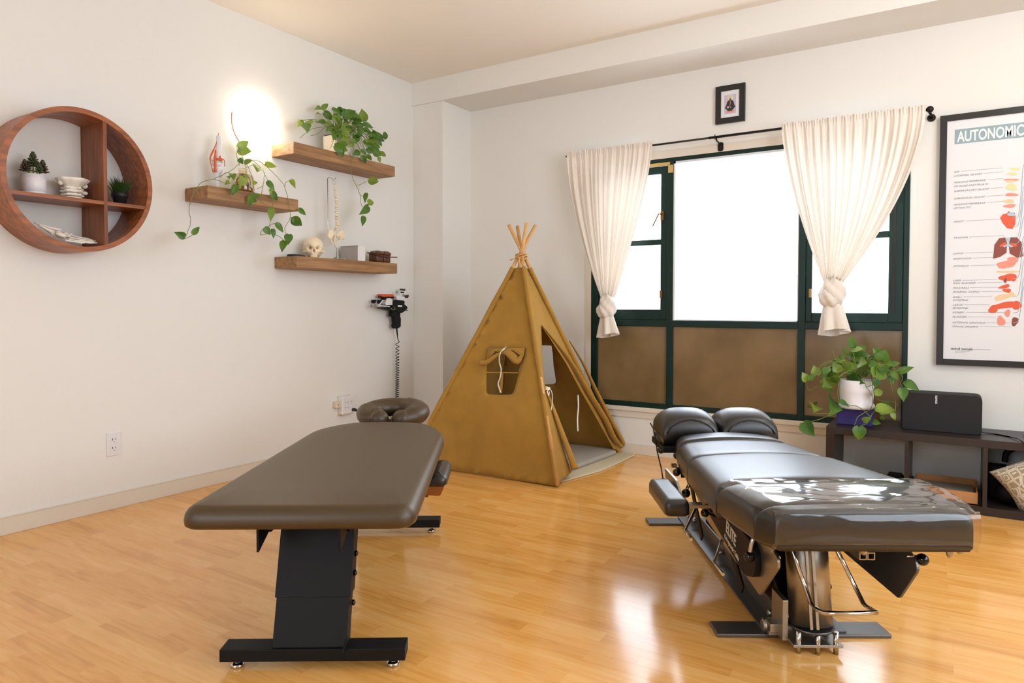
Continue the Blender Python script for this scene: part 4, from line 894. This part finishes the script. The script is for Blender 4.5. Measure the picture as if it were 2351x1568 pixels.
# middle shelf plant in a jar
S2 = 4.61
def c2(zx, zy, dj=0):
    f = max(0, min(1, (zy-560)/180))
    if zx > 1010 or zx < 10: f = max(f*.9, 0)
    x = (.11+dj)*(1-f)+(.222+abs(dj)*.4)*f
    return P(440+zx/S2, 260+zy/S2, 0, x)
o2_ = P(440+540/S2, 260+560/S2, 0, .11)
t = thing('pothos_in_jar', 'sparse pothos vines rooted in an amber glass jar on the middle wall shelf', 'potted plant', (o2_.x, o2_.y, 1.622))
jz = 1.622
MB().lathe([(.05, 0), (.058, .004), (.060, .02), (.060, .085), (.054, .10), (.024, .112), (.022, .135), (.026, .138), (.024, .138), (.020, .133), (.020, .112), (.05, .096), (.056, .08), (.056, .02), (.05, .006)], (.11, o2_.y, jz), 36).build('glass_jar', 'jar', t, True)
b = MB(); rn = random.Random(3)
for i in range(60):
    a = rn.uniform(0, 6.28); r = rn.uniform(.01, .048); p = Vector((.11+r*math.cos(a), o2_.y+r*math.sin(a), jz+rn.uniform(.01, .05))); q = Vector((.11+rn.uniform(-.015, .015), o2_.y+rn.uniform(-.015, .015), jz+.11))
    b.tube(smoothline([p, (p+q)/2+Vector((rn.uniform(-.02, .02), rn.uniform(-.02, .02), 0)), q], 4), .0018, 5, False)
b.lathe([(.045, .008), (.052, .012), (.050, .03), (.03, .05), (.01, .055)], (.11, o2_.y, jz), 20, wob=lambda a, z: 1+.08*math.sin(5*a+z*100))
b.build('roots', 'roots', t, True)
lv = [(490,365,605,295,75),(490,385,635,405,90),(560,500,640,505,60),(500,480,545,540,50),(700,560,690,625,110),(780,530,905,570,25),(430,640,445,710,60),(465,770,400,860,75),(480,760,430,870,60),(550,680,500,790,50),(570,650,590,710,40),(650,735,700,735,35),(380,665,400,700,35),(400,720,345,760,35),(800,720,880,830,55),(845,830,910,930,60),(830,800,850,870,30),(1050,700,1100,800,30),(680,850,660,900,60),(640,870,600,1000,50),(620,900,690,940,50),(850,1000,835,1150,35),(1130,1010,1210,1080,50),(1065,1110,1170,1190,95),(1060,1100,1075,1180,30),(890,1165,970,1265,60),(770,1210,835,1290,65),(855,1225,865,1330,50),(1030,1280,1020,1395,80),(990,1350,955,1475,75),
      (-72,1308,-192,1255,60),(10,1280,85,1200,45)]
k = 1/S2/390
pothos(t, c2, [(a, b_, c_, d, w*k) for a, b_, c_, d, w in lv], [[(520,520),(490,545),(430,600),(330,650),(230,695),(120,725),(60,780),(10,880),(-20,970),(-25,1040),(-15,1120),(-15,1170),(-45,1250),(-75,1325),(-115,1330),(-140,1305)],[(-75,1325),(-20,1305),(12,1282)],[(550,500),(640,495),(720,510),(830,600),(930,700),(985,780),(1020,900),(1040,1010),(1045,1080),(1030,1140),(985,1215),(1000,1290)],[(560,500),(590,550),(640,680),(660,830),(690,900)],[(600,500),(660,510),(740,590),(770,640),(760,740),(740,850),(720,900)],[(760,630),(790,680),(805,730)],[(700,900),(770,960),(830,1000)],[(845,880),(860,1010),(830,1160),(820,1195)],[(820,1195),(850,1175),(890,1165)],[(820,1195),(740,1240),(730,1285),(780,1280),(830,1262)],[(830,1270),(920,1300),(980,1350)],[(985,775),(1000,730),(1055,705)],[(480,365),(478,450),(500,520)],[(430,640),(360,630),(300,680)],[(230,700),(300,715),(350,740),(400,720)],[(690,800),(760,770)]], o2_+Vector((0, 0, .0)), 5, pale=(0, 1, 2, 4, 5, 17, 11), autostem=5)
# top edge lettering on the knee model is unreadable and omitted; the model itself
kp = P(488, 413, 0, .10)
t = thing('joint_model', 'white bone joint model with orange ligaments at the left end of the middle shelf', 'anatomical model', (kp.x, kp.y, 1.622))
def K(px, py, x=.10): return P(px, py, 0, x)
MB().box(.04, .16, kp.y-.055, kp.y+.06, 1.622, 1.628).build('clear_base', 'acrylic', t, True)
b = MB().tube(smoothline([K(503, 313), K(502, 335), K(500, 355), K(499, 372)], 4), [.014]*5+[.016]*4+[.020, .024, .028, .029], 18); b.ell(K(497, 376), (.022, .026, .02)); b.build('thigh_bone', 'potwhite', t, True)
b = MB().ell(K(500, 388), (.022, .026, .012)).tube(smoothline([K(500, 390), K(499, 400), K(499, 412), K(499, 432)], 3), [.026, .024, .02, .016, .014, .014, .014, .013, .013, .013], 16); b.build('shin_bone', 'potwhite', t, True)
b = MB().tube(smoothline([K(502, 306), K(498, 325), K(490, 345), K(483, 362), K(485, 380), K(490, 397)], 4), [.0022]*4+[.003]*4+[.005]*6+[.003]*7, 8, flat=.6).tube(smoothline([K(495, 345, .12), K(494, 360, .125), K(494, 380, .125), K(494, 395, .12)], 3), [.005]*3+[.0065]*7, 8).tube([K(494, 363, .127), K(502, 366, .13), K(508, 364, .13)], .0055, 8).ell(K(507, 366, .13), (.006, .012, .01)).tube(smoothline([K(511, 366, .125), K(515, 368, .12), K(516, 382, .115)], 3), .0025, 6).tube([K(506, 358, .128), K(505, 370, .128)], .004, 6)
b.build('ligaments', 'orange', t, True)['label'] = 'orange ligaments'
# ------------------------------------------------------------------ LOWEST SHELF CONTENTS
z0 = 1.2915
def Lx(px, py=590, x=.11): q = P(px, py, 0, x); return Vector((q.x, q.y, z0))
q = Lx(681, 582, .10); o = MB().tube(smoothline([(q.x-.02, q.y-.055, .012), (q.x, q.y-.02, .014), (q.x+.01, q.y+.02, .013), (q.x+.02, q.y+.05, .010)], 5), [.008, .010, .011, .012, .011, .012, .012, .011, .012, .012, .012, .011, .011, .010, .008, .006], 12, flat=.7).build('grip_tool', 'potblack')
for v in o.data.vertices: pass
o.location = (0, 0, z0-.004); prop(o, 'small black ribbed hand tool lying left of the skull', 'tool')
q = Lx(720, 588, .105)
sk = thing('skull_model', 'cream human skull model without jaw on the lowest wall shelf', 'anatomical model', q.to_tuple(), math.radians(-40))
bm2 = bmesh.new(); bmesh.ops.create_icosphere(bm2, subdivisions=6, radius=1)
def skr(d):
    # x = face direction
    r = 1.0; x, y, z = d
    def g(cy, cz, s, sz=None): 
        sz = sz or s; az = math.asin(max(-1, min(1, z))); ay = math.atan2(y, x); return math.exp(-((ay-cy)/s)**2-((az-cz)/sz)**2)
    base = Vector((x*.082, y*.063, z*.066))
    f = 1-.46*g(.47, -.12, .21, .19)-.46*g(-.47, -.12, .21, .19)-.30*g(0, -.42, .09, .17)+.05*g(0, .02, .4, .09)+.10*g(.62, -.42, .12, .1)+.10*g(-.62, -.42, .12, .1)+.14*g(0, -.75, .34, .2)+.02*g(.15, -.4, .06, .2)+.05*g(0, -.58, .1, .05)
    f -= .12*(g(1.15, -.35, .25, .3)+g(-1.15, -.35, .25, .3))
    v = base*f
    if z < -.62: v.z = max(v.z, -.058-.008*math.exp(-(math.atan2(y, x)/.5)**2)+.0015*math.sin(math.atan2(y, x)*38)*math.exp(-(math.atan2(y, x)/.5)**2))
    return v
V = [skr(v.co.normalized()) for v in bm2.verts]; Fs = [tuple(v.index for v in f.verts) for f in bm2.faces]; bm2.free()
sb = MB().add([Vector((v.x, v.y, v.z+.0665)) for v in V], Fs, True).build('cranium', 'bonecream', sk)
for s in (-1, 1):
    MB().tube(smoothline([(.058, s*.040, .040), (.045, s*.058, .036), (.015, s*.062, .040), (-.005, s*.058, .045)], 4), .004, 8).build('cheekbone', 'bonecream', sk)
    MB().ell((.0425, s*.0205, .060), (.0065, .0125, .0115)).build('eye_socket_shade', 'socket', sk)['label'] = 'ochre patch shading the eye socket'  # ochre ellipsoid paints the shade inside the eye pit
    MB().ell((-.006, s*.063, .082), (.003, .002, .004)).build('skull_hook', 'satin', sk)
MB().prism([(-.006, .030), (.006, .030), (.004, .052), (-.004, .052)], lambda u, v, t: (t, u, v), .052, .064).build('nose_cavity', 'walnut', sk)['label'] = 'dark brown nose opening'
b = MB().ell((.052, 0, .020), (.017, .021, .018), seg=24, rings=14)
for k in range(8): a = math.radians(-63+18*k); b.ell((.050+.0175*math.cos(a), .0205*math.sin(a), .007), (.0035, .0035, .008), seg=8, rings=6)
b.build('upper_jaw', 'bonecream', sk)
# spine model on a stand
q0 = K(771, 592, .12); q0.z = z0
sp_ = thing('spine_model', 'small cream spine and pelvis model hanging on a chrome stand on the lowest wall shelf', 'anatomical model', (P(773, 585, 0, .12).x, P(773, 585, 0, .12).y, z0))
def S(zx, zy, x=.12): return P(700+zx/7.127, 390+zy/7.127, 0, x)
b = MB().tube([S(520, 1455), S(520, 1285), S(378, 1085), S(370, 140)], .0022, 8).tube(smoothline([S(370, 140), S(400, 125), S(440, 140), S(470, 162), S(510, 130)], 4), .0022, 8)
b.build('stand_rod', 'chrome', sp_, True)
b = MB().tube([S(478+28*math.cos(a), 205+32*math.sin(a)) for a in [2*PI*k/16 for k in range(17)]], .0008, 5, False); b.build('hanging_ring', 'chrome', sp_, True)
b = MB().box(-.012, .012, -.012, .012, .004, .016)
for a in (.4, 1.9, 3.3, 4.6, 5.6): b.tube([(0, 0, .008), (.06*math.cos(a), .05*math.sin(a), .003)], .0025, 8)
b.build('stand_foot', 'chrome', sp_)
ln = smoothline([S(490, 290), S(498, 380), S(512, 480), S(516, 600), S(510, 720), S(522, 830), S(530, 900), S(508, 975)], 8)
b = MB(); d_ = MB()
N = 24
for i in range(N):
    p = ln[int(i*(len(ln)-1)/(N-1))]; s = .0085+.0045*i/N
    b.lathe([(s*.85, -.0042), (s, -.003), (s*.82, 0), (s, .003), (s*.85, .0042)], p, 14)
    b.tube([p+Vector((0, .000, 0)), p+Vector((-.004, .014+.004*i/N, -.004))], [.0040, .0018], 6).tube([p+Vector((.012, .004, 0)), p+Vector((-.012, .004, 0))], .0018, 6)
    if i % 2 == 0: d_.tube([p+Vector((.006, .002, .003)), p+Vector((.010, -.011, .001))], .0009, 5)
b.build('vertebrae', 'bonecream', sp_, True); d_.build('nerve_stubs', 'nervey', sp_, True)['label'] = 'yellow nerve stubs'
MB().ell(S(508, 965, .128), .0035).build('disc_marker', 'orange', sp_, True)['label'] = 'small red disc'
p = S(520, 1080)
b = MB()
for s, cx in ((-1, S(430, 1050, .135)), (1, S(590, 1060, .11))):
    b.ell(cx, (.014, .026, .033) if s < 0 else (.012, .040, .032), R=Matrix.Rotation(.5*s, 3, 'X'), seg=20, rings=12, fn=lambda d: 1+.12*math.sin(5*d.z)+.08*math.sin(6*d.y))
b.tube(smoothline([S(440, 1110), S(430, 1180), S(490, 1215), S(555, 1180), S(590, 1120), S(560, 1080)], 4), .005, 8).tube(smoothline([S(480, 1010), S(500, 1080), S(480, 1150), S(500, 1200)], 4), [.008]*4+[.006]*5+[.004]*4, 8)
b.build('pelvis', 'bonecream', sp_, True)
# folded metal sheet box, white card holder
q = Lx(803, 597, .10)
o = thing('card_holder', 'grey and white card box standing behind the spine stand', 'box', q.to_tuple())
ya = P(777, 590, 0, .11).y; yb = P(819, 595, 0, .11).y; yc = P(834, 597, 0, .05).y
q2 = P(821, 597, 0, .185).y
MB().box(.03, .185, q2, q2+.004, z0, z0+.095).box(.028, .19, q2-.004, q2+.002, z0+.095, z0+.099).build('grey_side', 'greymetal', o, True)
MB().box(.181, .185, q2+.004, q2+.07, z0, z0+.093).box(.03, .181, q2+.066, q2+.07, z0, z0+.093).box(.03, .034, q2+.004, q2+.066, z0, z0+.093).build('white_card_front', 'white', o, True)
# brown leather case
q = Lx(872, 602, .11)
CS = 1.25
o = thing('leather_case', 'brown leather two pocket case with strap at the right end of the lowest shelf', 'case', q.to_tuple())
for dy in (-.030, .028):
    pk = MB().pad(roundpoly([(-.03, dy-.028), (.034, dy-.028), (.034, dy+.026), (-.03, dy+.026)], .010, 4), [(.006, 0), (0, .008), (0, .042), (.006, .052), (.014, .057)], crown=.006).build('pocket', 'brownleather', o)
    MB().pad(roundpoly([(-.032, dy-.030), (.040, dy-.030), (.044, dy), (.040, dy+.028), (-.032, dy+.028)], .012, 4), [(.004, .044), (0, .048), (.003, .056), (.012, .064)], crown=.004).build('pocket_flap', 'brownleather', pk)
b = MB().tube(smoothline([(-.02, -.075, .055), (.03, -.070, .045), (.046, -.03, .036), (.048, .03, .034), (.046, .085, .036), (.02, .105, .038)], 5), .006, 8, flat=.5, updir=(0, 0, 1)); b.ell((.02, -.072, .052), (.014, .016, .008)); b.build('strap', 'brownleather', o)
for c_ in o.children_recursive:
    for v in c_.data.vertices: v.co *= CS
# ------------------------------------------------------------------ WALL INSTRUMENT AND COILED CORD
def G(zx, zy, x=.05): return P(840+zx/9.8, 640+zy/9.8, 0, x)
g0 = G(680, 700, .05)
t = thing('handheld_adjuster', 'black pistol grip instrument with orange and white attachments hanging on the left wall', 'instrument', (0, g0.y, g0.z))
def gpoly(zs, x0, x1): return [(G(a, c, (x0+x1)/2).y, G(a, c, (x0+x1)/2).z) for a, c in zs], lambda u, v, s: (s, u, v), x0, x1
def gp(b, zs, x0, x1, r=.002): pl, fn, a, c = gpoly(zs, x0, x1); return b.prism(roundpoly(pl, r, 3), fn, a, c)
b = gp(MB(), [(570, 485), (660, 480), (800, 490), (825, 520), (815, 575), (870, 620), (890, 660), (850, 690), (800, 750), (740, 770), (560, 720), (260, 655), (280, 640), (520, 640), (570, 600)], .03, .075); b.build('body', 'steel', t, True, bevel=.002)
gp(MB(), [(585, 700), (740, 710), (735, 850), (750, 900), (745, 1080), (665, 1125), (620, 1105), (608, 1050), (620, 1020), (610, 850), (545, 848), (560, 700)], .035, .07, .004).build('grip', 'steel', t, True, bevel=.004)
gp(MB(), [(820, 690), (890, 680), (945, 720), (830, 720)], .045, .06, .001).build('nozzle_fin', 'leaf', t, True)
gp(MB(), [(300, 345), (560, 345), (590, 400), (540, 405), (440, 400), (380, 410), (310, 395)], .03, .07).build('orange_cover', 'toyorange', t, True)
gp(MB(), [(300, 398), (600, 400), (590, 445), (540, 450), (520, 425), (430, 430), (400, 475), (365, 460), (370, 430), (310, 425)], .035, .068).build('top_rail', 'steel', t, True)
gp(MB(), [(440, 440), (530, 435), (570, 480), (570, 590), (420, 590), (400, 560)], .035, .065).build('white_block', 'white', t, True)
b = MB().bar(G(385, 480, .07), G(300, 590, .07), .006, .008, up=(1, 0, 0)).bar(G(270, 600, .07), G(530, 625, .07), .006, .009, up=(1, 0, 0)); b.build('white_strut', 'white', t, True)
for a, c in ((150, 470), (280, 475)): gp(MB(), [(a, c), (a+65, c), (a+60, c+30), (a+25, c+85), (a, c+85)], .035, .06, .001).build('clip', 'steel', t, True)
for a in (145, 220):
    MB().lathe([(.0095, -.012), (.0105, -.009), (.0105, .009), (.0095, .012)], G(a, 610, .06), 20, R=YX).build('roller_wheel', 'toygrey', t, True)
MB().box(.03, .045, G(270, 600).y-.004, G(270, 600).y+.004, G(0, 650).z, G(0, 580).z).build('roller_mount', 'toyorange', t, True)
b = MB().lathe([(.013, 0), (.013, .006), (.009, .008)], G(615, 645, .072), 24, R=YX); b.build('dial', 'knob', t, True)
MB().tube([G(615+50*math.cos(a), 645+55*math.sin(a), .078) for a in [PI*(.1+.8*k/10) for k in range(11)]], .0016, 6).build('dial_mark', 'yellow', t, True)
gp(MB(), [(720, 592), (815, 597), (815, 632), (720, 628)], .075, .0765, .001).build('rating_label', 'white', t, True)
b = gp(MB(), [(660, 470), (655, 400), (690, 360), (720, 380), (760, 400), (850, 430), (845, 490), (800, 492)], .035, .065); b.tube([G(680, 350, .05), G(695, 400, .05)], .006, 8).tube([G(840, 390, .05), G(820, 440, .05)], .006, 8).box(.045, .055, G(760, 300).y-.004, G(760, 300).y+.004, G(0, 440).z, G(0, 240).z); b.build('white_attachment', 'white', t, True)
for a, c in ((697, 300), (850, 370)): MB().ell(G(a, c, .055), .0095).build('clear_dome', 'toygrey', t, True)
for q in ([(785, 222), (868, 228), (862, 272), (782, 258)], [(795, 288), (842, 290), (838, 325), (795, 322)], [(905, 368), (942, 362), (940, 410), (912, 435), (888, 405)]): gp(MB(), q, .045, .065, .001).build('dark_cap', 'espresso', t, True)
b = MB(); b.tube(smoothline([G(690, 1110), G(705, 1230), G(715, 1340), G(740, 1400)], 4), [.006]*3+[.005]*3+[.003]*4+[.0022]*3, 8); b.build('cord_boot', 'steel', t, True)
top = G(710, 1390, .05); bot = P(912, 965, 0, .05); pts = []
turns = 34
for i in range(turns*14+1):
    f = i/(turns*14); z = top.z+(bot.z-top.z)*(f**.75); a = 2*PI*i/14; pts.append((.05+.0125*math.cos(a), top.y+(bot.y-top.y)*f+.0125*math.sin(a), z))
pts = [tuple(G(740, 1400))]+pts+[(bot.x-.02, bot.y-.01, bot.z-.03), (.03, bot.y-.05, .2)]
MB().tube(pts, .0027, 5).build('coiled_cord', 'steel', t, True)
MB().box(0, .032, G(640, 0).y-.02, G(640, 0).y+.02, G(0, 640).z-.015, G(0, 640).z+.015).build('wall_hook', 'steel', t, True)
# ------------------------------------------------------------------ OUTLETS
q = W(260, 1019, .0)
t = thing('wall_outlet', 'white double wall outlet low on the left wall below the round shelf', 'outlet', q.to_tuple())
MB().box(0, .006, -.034, .034, -.057, .057).build('cover_plate', 'white', t, bevel=.002)
for dz in (.021, -.021):
    f_ = MB().box(.006, .008, -.017, .017, dz-.016, dz+.016).build('socket', 'white', t, bevel=.001)
    MB().box(.008, .0085, -.009, -.006, dz-.002, dz+.008).build('socket_slot', 'dark', f_)
    MB().box(.008, .0085, .006, .008, dz-.001, dz+.007).build('socket_slot', 'dark', f_)
    MB().lathe([(.0022, 0), (.0022, .0005)], (.008, 0, dz-.009), 10, R=YX).build('socket_hole', 'dark', f_)
a = P(786, 912, 0, .045); c = P(812, 948, 0, .045)
t = thing('outlet_adapter', 'white six way outlet adapter on the left wall behind the face rest', 'adapter', (0, (a.y+c.y)/2, (a.z+c.z)/2))
hy = (c.y-a.y)/2; hzz = (a.z-c.z)/2
MB().box(.004, .045, -hy, hy, -hzz, hzz).build('adapter_body', 'white', t, bevel=.006)
MB().box(.0, .006, -hy-.006, hy+.006, -hzz-.012, hzz+.004).build('back_plate', 'offwhite', t, bevel=.001)
for r_ in (.018, -.018):
    for cc in (-.022, .004, .030):
        if r_ < 0 and cc > .02: continue
        b = MB().box(.045, .0455, cc-.006, cc-.004, r_, r_+.008).box(.045, .0455, cc+.003, cc+.005, r_, r_+.007).box(.045, .0455, cc-.0018, cc+.0012, r_-.009, r_-.005); b.build('outlet_slots', 'dark', t)
t_ = thing('phone_charger', 'beige plug-in charger block beside the white outlet adapter', 'charger', P(771, 928, 0, .0).to_tuple())
MB().box(.002, .04, -.028, .020, -.022, .022).build('charger_body', 'offwhite', t_, bevel=.005); MB().lathe([(.003, 0), (.003, .001)], (.04, -.014, -.002), 10, R=YX).build('charger_hole', 'dark', t_)
b = MB().tube(smoothline([(.03, .012, -.022), (.03, .014, -.05), (.03, .03, -.075), (.04, .07, -.072), (.045, .10, -.055)], 5), .0022, 6); b.build('charger_cable', 'offwhite', t_)
q = P(810, 940, 0, .048)
t = thing('power_plug', 'black power plug in the lower right socket of the adapter', 'plug', q.to_tuple())
MB().tube([(0, 0, 0), (.018, .004, -.001), (.03, .022, -.012)], [.011, .011, .007], 12).build('plug_body', 'knob', t); MB().tube(smoothline([(.03, .022, -.012), (.035, .04, -.035), (.03, .06, -.09), (.02, .10, -.30), (.02, .12, -.39)], 5), .003, 6).build('plug_cord', 'knob', t)
# ------------------------------------------------------------------ LOW SHELF UNIT
ux0, ux1, uy0, uy1, uz = 2.902, 4.28, -.395, -.016, .363
u = thing('shelf_unit', 'low black brown open cube shelf unit against the wall under the chart', 'shelf unit', ((ux0+ux1)/2, uy0/2, 0))
MB().box(ux0, ux1, uy0, uy1, uz-.038, uz).build('top_board', 'espresso', u, True, bevel=.001)
MB().box(ux0, ux1, uy0, uy1, 0, .04).build('bottom_board', 'espresso', u, True, bevel=.001)
MB().box(ux0, ux0+.038, uy0, uy1, .04, uz-.038).build('end_board', 'espresso', u, True)
MB().box(ux1-.038, ux1, uy0, uy1, .04, uz-.038).build('end_board', 'espresso', u, True)
for x in (3.275, 3.602, 3.93): MB().box(x-.009, x+.009, uy0, uy1, .04, uz-.038).build('divider_board', 'espresso', u, True)
# speaker
t = thing('wireless_speaker', 'wide black cloth fronted speaker standing on the low shelf unit', 'speaker', (3.417, -.22, uz))
MB().prism(roundpoly([(-.172, 0), (.172, 0), (.172, .194), (-.172, .194)], [.012, .022, .03, .012], 6), lambda a, c, s: (a, s, c), -.055, .075).build('speaker_body', 'speaker', t, bevel=.004)
text('brand_lettering', 'SONOS', .0125, 'printwhite', t, (-.026, -.0562, .185), rot3(Vector((0, 0, -1)), Vector((1, 0, 0)), Vector((0, -1, 0))), world=False, ext=.0004, bold=.0003)
t = MB().tube(smoothline([(3.585, -.21, .372), (3.64, -.20, .3665), (3.70, -.25, .3665), (3.73, -.33, .372), (3.745, -.39, .366), (3.765, -.41, .34), (3.80, -.415, .20)], 6), .0032, 8).build('speaker_cable', 'knob'); prop(t, 'thin black cable running from the speaker over the shelf front edge', 'cable')
q = P(2350, 1000, 1, -.2)
t = MB().box(q.x+.005, q.x+.12, -.26, -.12, uz, uz+.022).build('white_router_box', 'white', bevel=.004); t.name = 'white_box'; prop(t, 'flat white box at the right edge of the picture on the low shelf unit', 'box')
# yoga block and big pothos
t = MB().box(2.936, 3.112, -.29, -.20, uz, .452).build('foam_block', 'purple', bevel=.006); prop(t, 'purple foam block under the white plant pot', 'block')
pc = Vector((3.028, -.245, .452))
t = thing('pothos_plant', 'big trailing pothos in a tapered white pot on a purple block before the window', 'potted plant', pc.to_tuple())
MB().lathe([(.080, 0), (.089, .002), (.089, .022), (.083, .024), (.080, .030), (.084, .085), (.085, .150), (.080, .153), (.078, .135), (.001, .134)], (0, 0, 0), 48).build('pot', 'potwhite', t)
MB().lathe([(.078, .136), (.001, .138)], (0, 0, 0), 24).build('soil', 'soil', t)
S3 = 5.228
def c3(zx, zy, dj=0):
    fr = 1 if 740 < zx < 1230 and zy > 950 else 0
    y = -.245+dj*2.2; 
    if fr: y = -.345-abs(dj)*.5
    if zy > 1380: y = -.41-abs(dj)*.4
    return P(1780+zx/S3, 680+zy/S3, 1, y)
o3 = pc+Vector((0, 0, .15))
lv = [(940,620,900,475,90),(850,690,800,620,70),(900,640,1060,630,50),(930,740,1120,680,110),(1250,700,1170,620,80),(1270,780,1330,640,140),(1150,760,1200,680,100),(1330,880,1350,760,110),(1360,830,1505,800,60),(1475,910,1670,850,45),(920,740,1030,790,35),(810,840,1050,845,75),(770,740,840,720,50),(1210,985,1240,850,160),(860,900,980,920,60),(870,940,1080,1050,70),(770,920,690,790,100),(740,820,665,760,50),(640,1030,780,970,80),(500,950,460,830,100),(380,1020,320,910,90),(420,1010,470,930,60),(560,1000,680,1160,120),(540,900,660,900,50),(560,950,640,990,60),(1400,900,1480,1010,60),(1380,960,1420,1060,60),(1040,720,960,660,80),(1080,640,1000,600,60),(1130,800,1260,860,80),(1000,860,1120,900,70),(1250,860,1380,900,70),(830,800,760,760,60),(900,820,980,760,60),(1200,640,1280,680,60)]
rq = random.Random(78)
for i_ in range(26):
    a_ = rq.uniform(620, 1420); c_y = 900-abs(a_-1000)*.0+rq.uniform(-200, 60)+abs(a_-1020)*.35; th_ = rq.uniform(-.8, 1.9); L_l = rq.uniform(90, 150)
    lv.append((a_, c_y, a_+L_l*math.cos(th_)*(1 if a_ > 1000 else -1), c_y+L_l*math.sin(th_)*.7, rq.uniform(75, 120)))
nl = len(lv)
lv += [(1560,1020,1735,1140,85),(1530,1100,1540,1270,95),(1190,1165,1290,1145,35),(1270,1310,1410,1340,110),(1240,1400,1410,1350,60),(1400,1400,1440,1490,50),(700,1250,640,1450,90),(770,1250,890,1330,50),(460,1300,510,1270,30),(420,1340,400,1300,60),(480,1330,460,1400,40),(1050,1500,1150,1450,60),(1170,1500,1270,1530,60),(335,1515,470,1685,140),(1010,1560,1005,1735,125),(1290,1480,1290,1420,50)]
k = 1/S3/405
pothos(t, c3, [(a, b_, c_, d, w*k) for a, b_, c_, d, w in lv], [[(770,960),(755,1060),(750,1150),(765,1290)],[(1000,930),(1060,1000),(1090,1080),(1160,1200),(1150,1350),(1000,1440),(950,1560)],[(760,1240),(870,1300),(1000,1330),(1140,1450),(1100,1520),(1010,1560)],[(1220,985),(1190,1050),(1100,1090)],[(1150,940),(1190,1180),(1250,1250),(1430,1275),(1500,1330)],[(800,960),(700,980),(620,1010),(480,1100),(400,1130),(375,1040)],[(600,1060),(660,1160),(690,1240),(660,1400),(560,1470),(400,1510),(345,1520)],[(640,1410),(480,1410),(430,1360)],[(1340,900),(1410,1140),(1440,1250),(1440,1390)],[(1350,850),(1490,910),(1520,1000),(1500,1050),(1530,1100)],[(1520,1060),(1560,1020)],[(1150,1450),(1200,1360),(1260,1310)],[(720,760),(705,700),(690,655)]], o3, 21, stem_r=.0019, autostem=nl, pale=(2, 13, 16, 18, 19, 20))
# tray box, cushion, dark objects in the cubes
t = thing('cardboard_tray', 'open cardboard tray box with grey sheets in the second cube of the shelf unit', 'tray', (3.44, -.24, .04))
b = MB(); hx, hy_, hh_ = .135, .13, .058
b.box(-hx, hx, -hy_, -hy_+.006, 0, hh_).box(-hx, hx, hy_-.006, hy_, 0, hh_+.012).box(-hx, -hx+.006, -hy_+.006, hy_-.006, 0, hh_+.004).box(hx-.006, hx, -hy_+.006, hy_-.006, 0, hh_+.004).box(-hx, hx, -hy_, hy_, 0, .004)
b.build('tray_box', 'card', t); MB().box(-hx+.012, hx-.016, -hy_+.012, hy_-.02, .005, .042).build('grey_sheets', 'paperbox', t)
t = thing('patterned_cushion', 'cushion in beige and white maze pattern leaning in the shelf unit cube', 'cushion', (3.835, -.30, .19), rot=(math.radians(8), math.radians(-33), math.radians(-4)))
t.location = (3.825, -.345, .19)
V = []; n = 30; b = MB()
for s in (1, -1):
    for j in range(n+1):
        for i in range(n+1):
            a = i/n*2-1; c = j/n*2-1; e = (1-a**4)*(1-c**4); pinch = 1-.10*(1-abs(a)**1.5)*abs(c)**3-.0; pz = 1-.10*(1-abs(c)**1.5)*abs(a)**3
            V.append((a*.165*pz, s*.052*max(0, e)**.6, c*.125*pinch))
m_ = (n+1)**2
F = [(o_+j*(n+1)+i, o_+j*(n+1)+i+1, o_+(j+1)*(n+1)+i+1, o_+(j+1)*(n+1)+i) for o_ in (0, m_) for j in range(n) for i in range(n)]
b.add(V, F, True).build('cushion_cover', 'cushion', t)
t = MB().ell((3.70, -.24, .04+.052), .052, seg=28, rings=18).build('massage_ball', 'blackball'); prop(t, 'dark ball at the bottom left of the cushion cube', 'ball')
t = MB().box(3.625, 3.70, -.16, -.08, .04, .20).build('black_box', 'steel', bevel=.004); prop(t, 'black upright box behind the dark ball in the cushion cube', 'box')
t = MB().tube(smoothline([(3.69, -.12, .22), (3.70, -.13, .27), (3.75, -.14, .30), (3.83, -.14, .29), (3.90, -.14, .24)], 6), .014, 10).build('dark_hoop', 'blackball'); prop(t, 'dark padded hoop showing above the patterned cushion', 'hoop')
t = MB().pad(roundpoly([(3.17, -.24), (3.25, -.24), (3.25, -.10), (3.17, -.10)], .015, 4), [(.004, .041), (0, .046), (0, .085), (.01, .10)]).build('black_case', 'steel'); prop(t, 'small black case at the bottom of the leftmost cube of the shelf unit', 'case')
t = MB().box(3.293, 3.303, -.36, -.30, .041, .13).build('dark_folder', 'steel'); prop(t, 'thin dark folder against the divider left of the cardboard tray', 'folder')

# ceiling lamp above the right of the room, outside the picture: it throws the shadows that fall left and down
t = thing('ceiling_lamp', 'round opal ceiling lamp right of the window, outside the picture', 'lamp', (4.2, -1.55, H))
MB().lathe([(.10, -.03), (.10, 0)], (0, 0, 0), 32).build('ceiling_rose', 'white', t)
MB().tube([(0, 0, -.03), (0, 0, -.10)], .01, 10).build('stem', 'white', t)
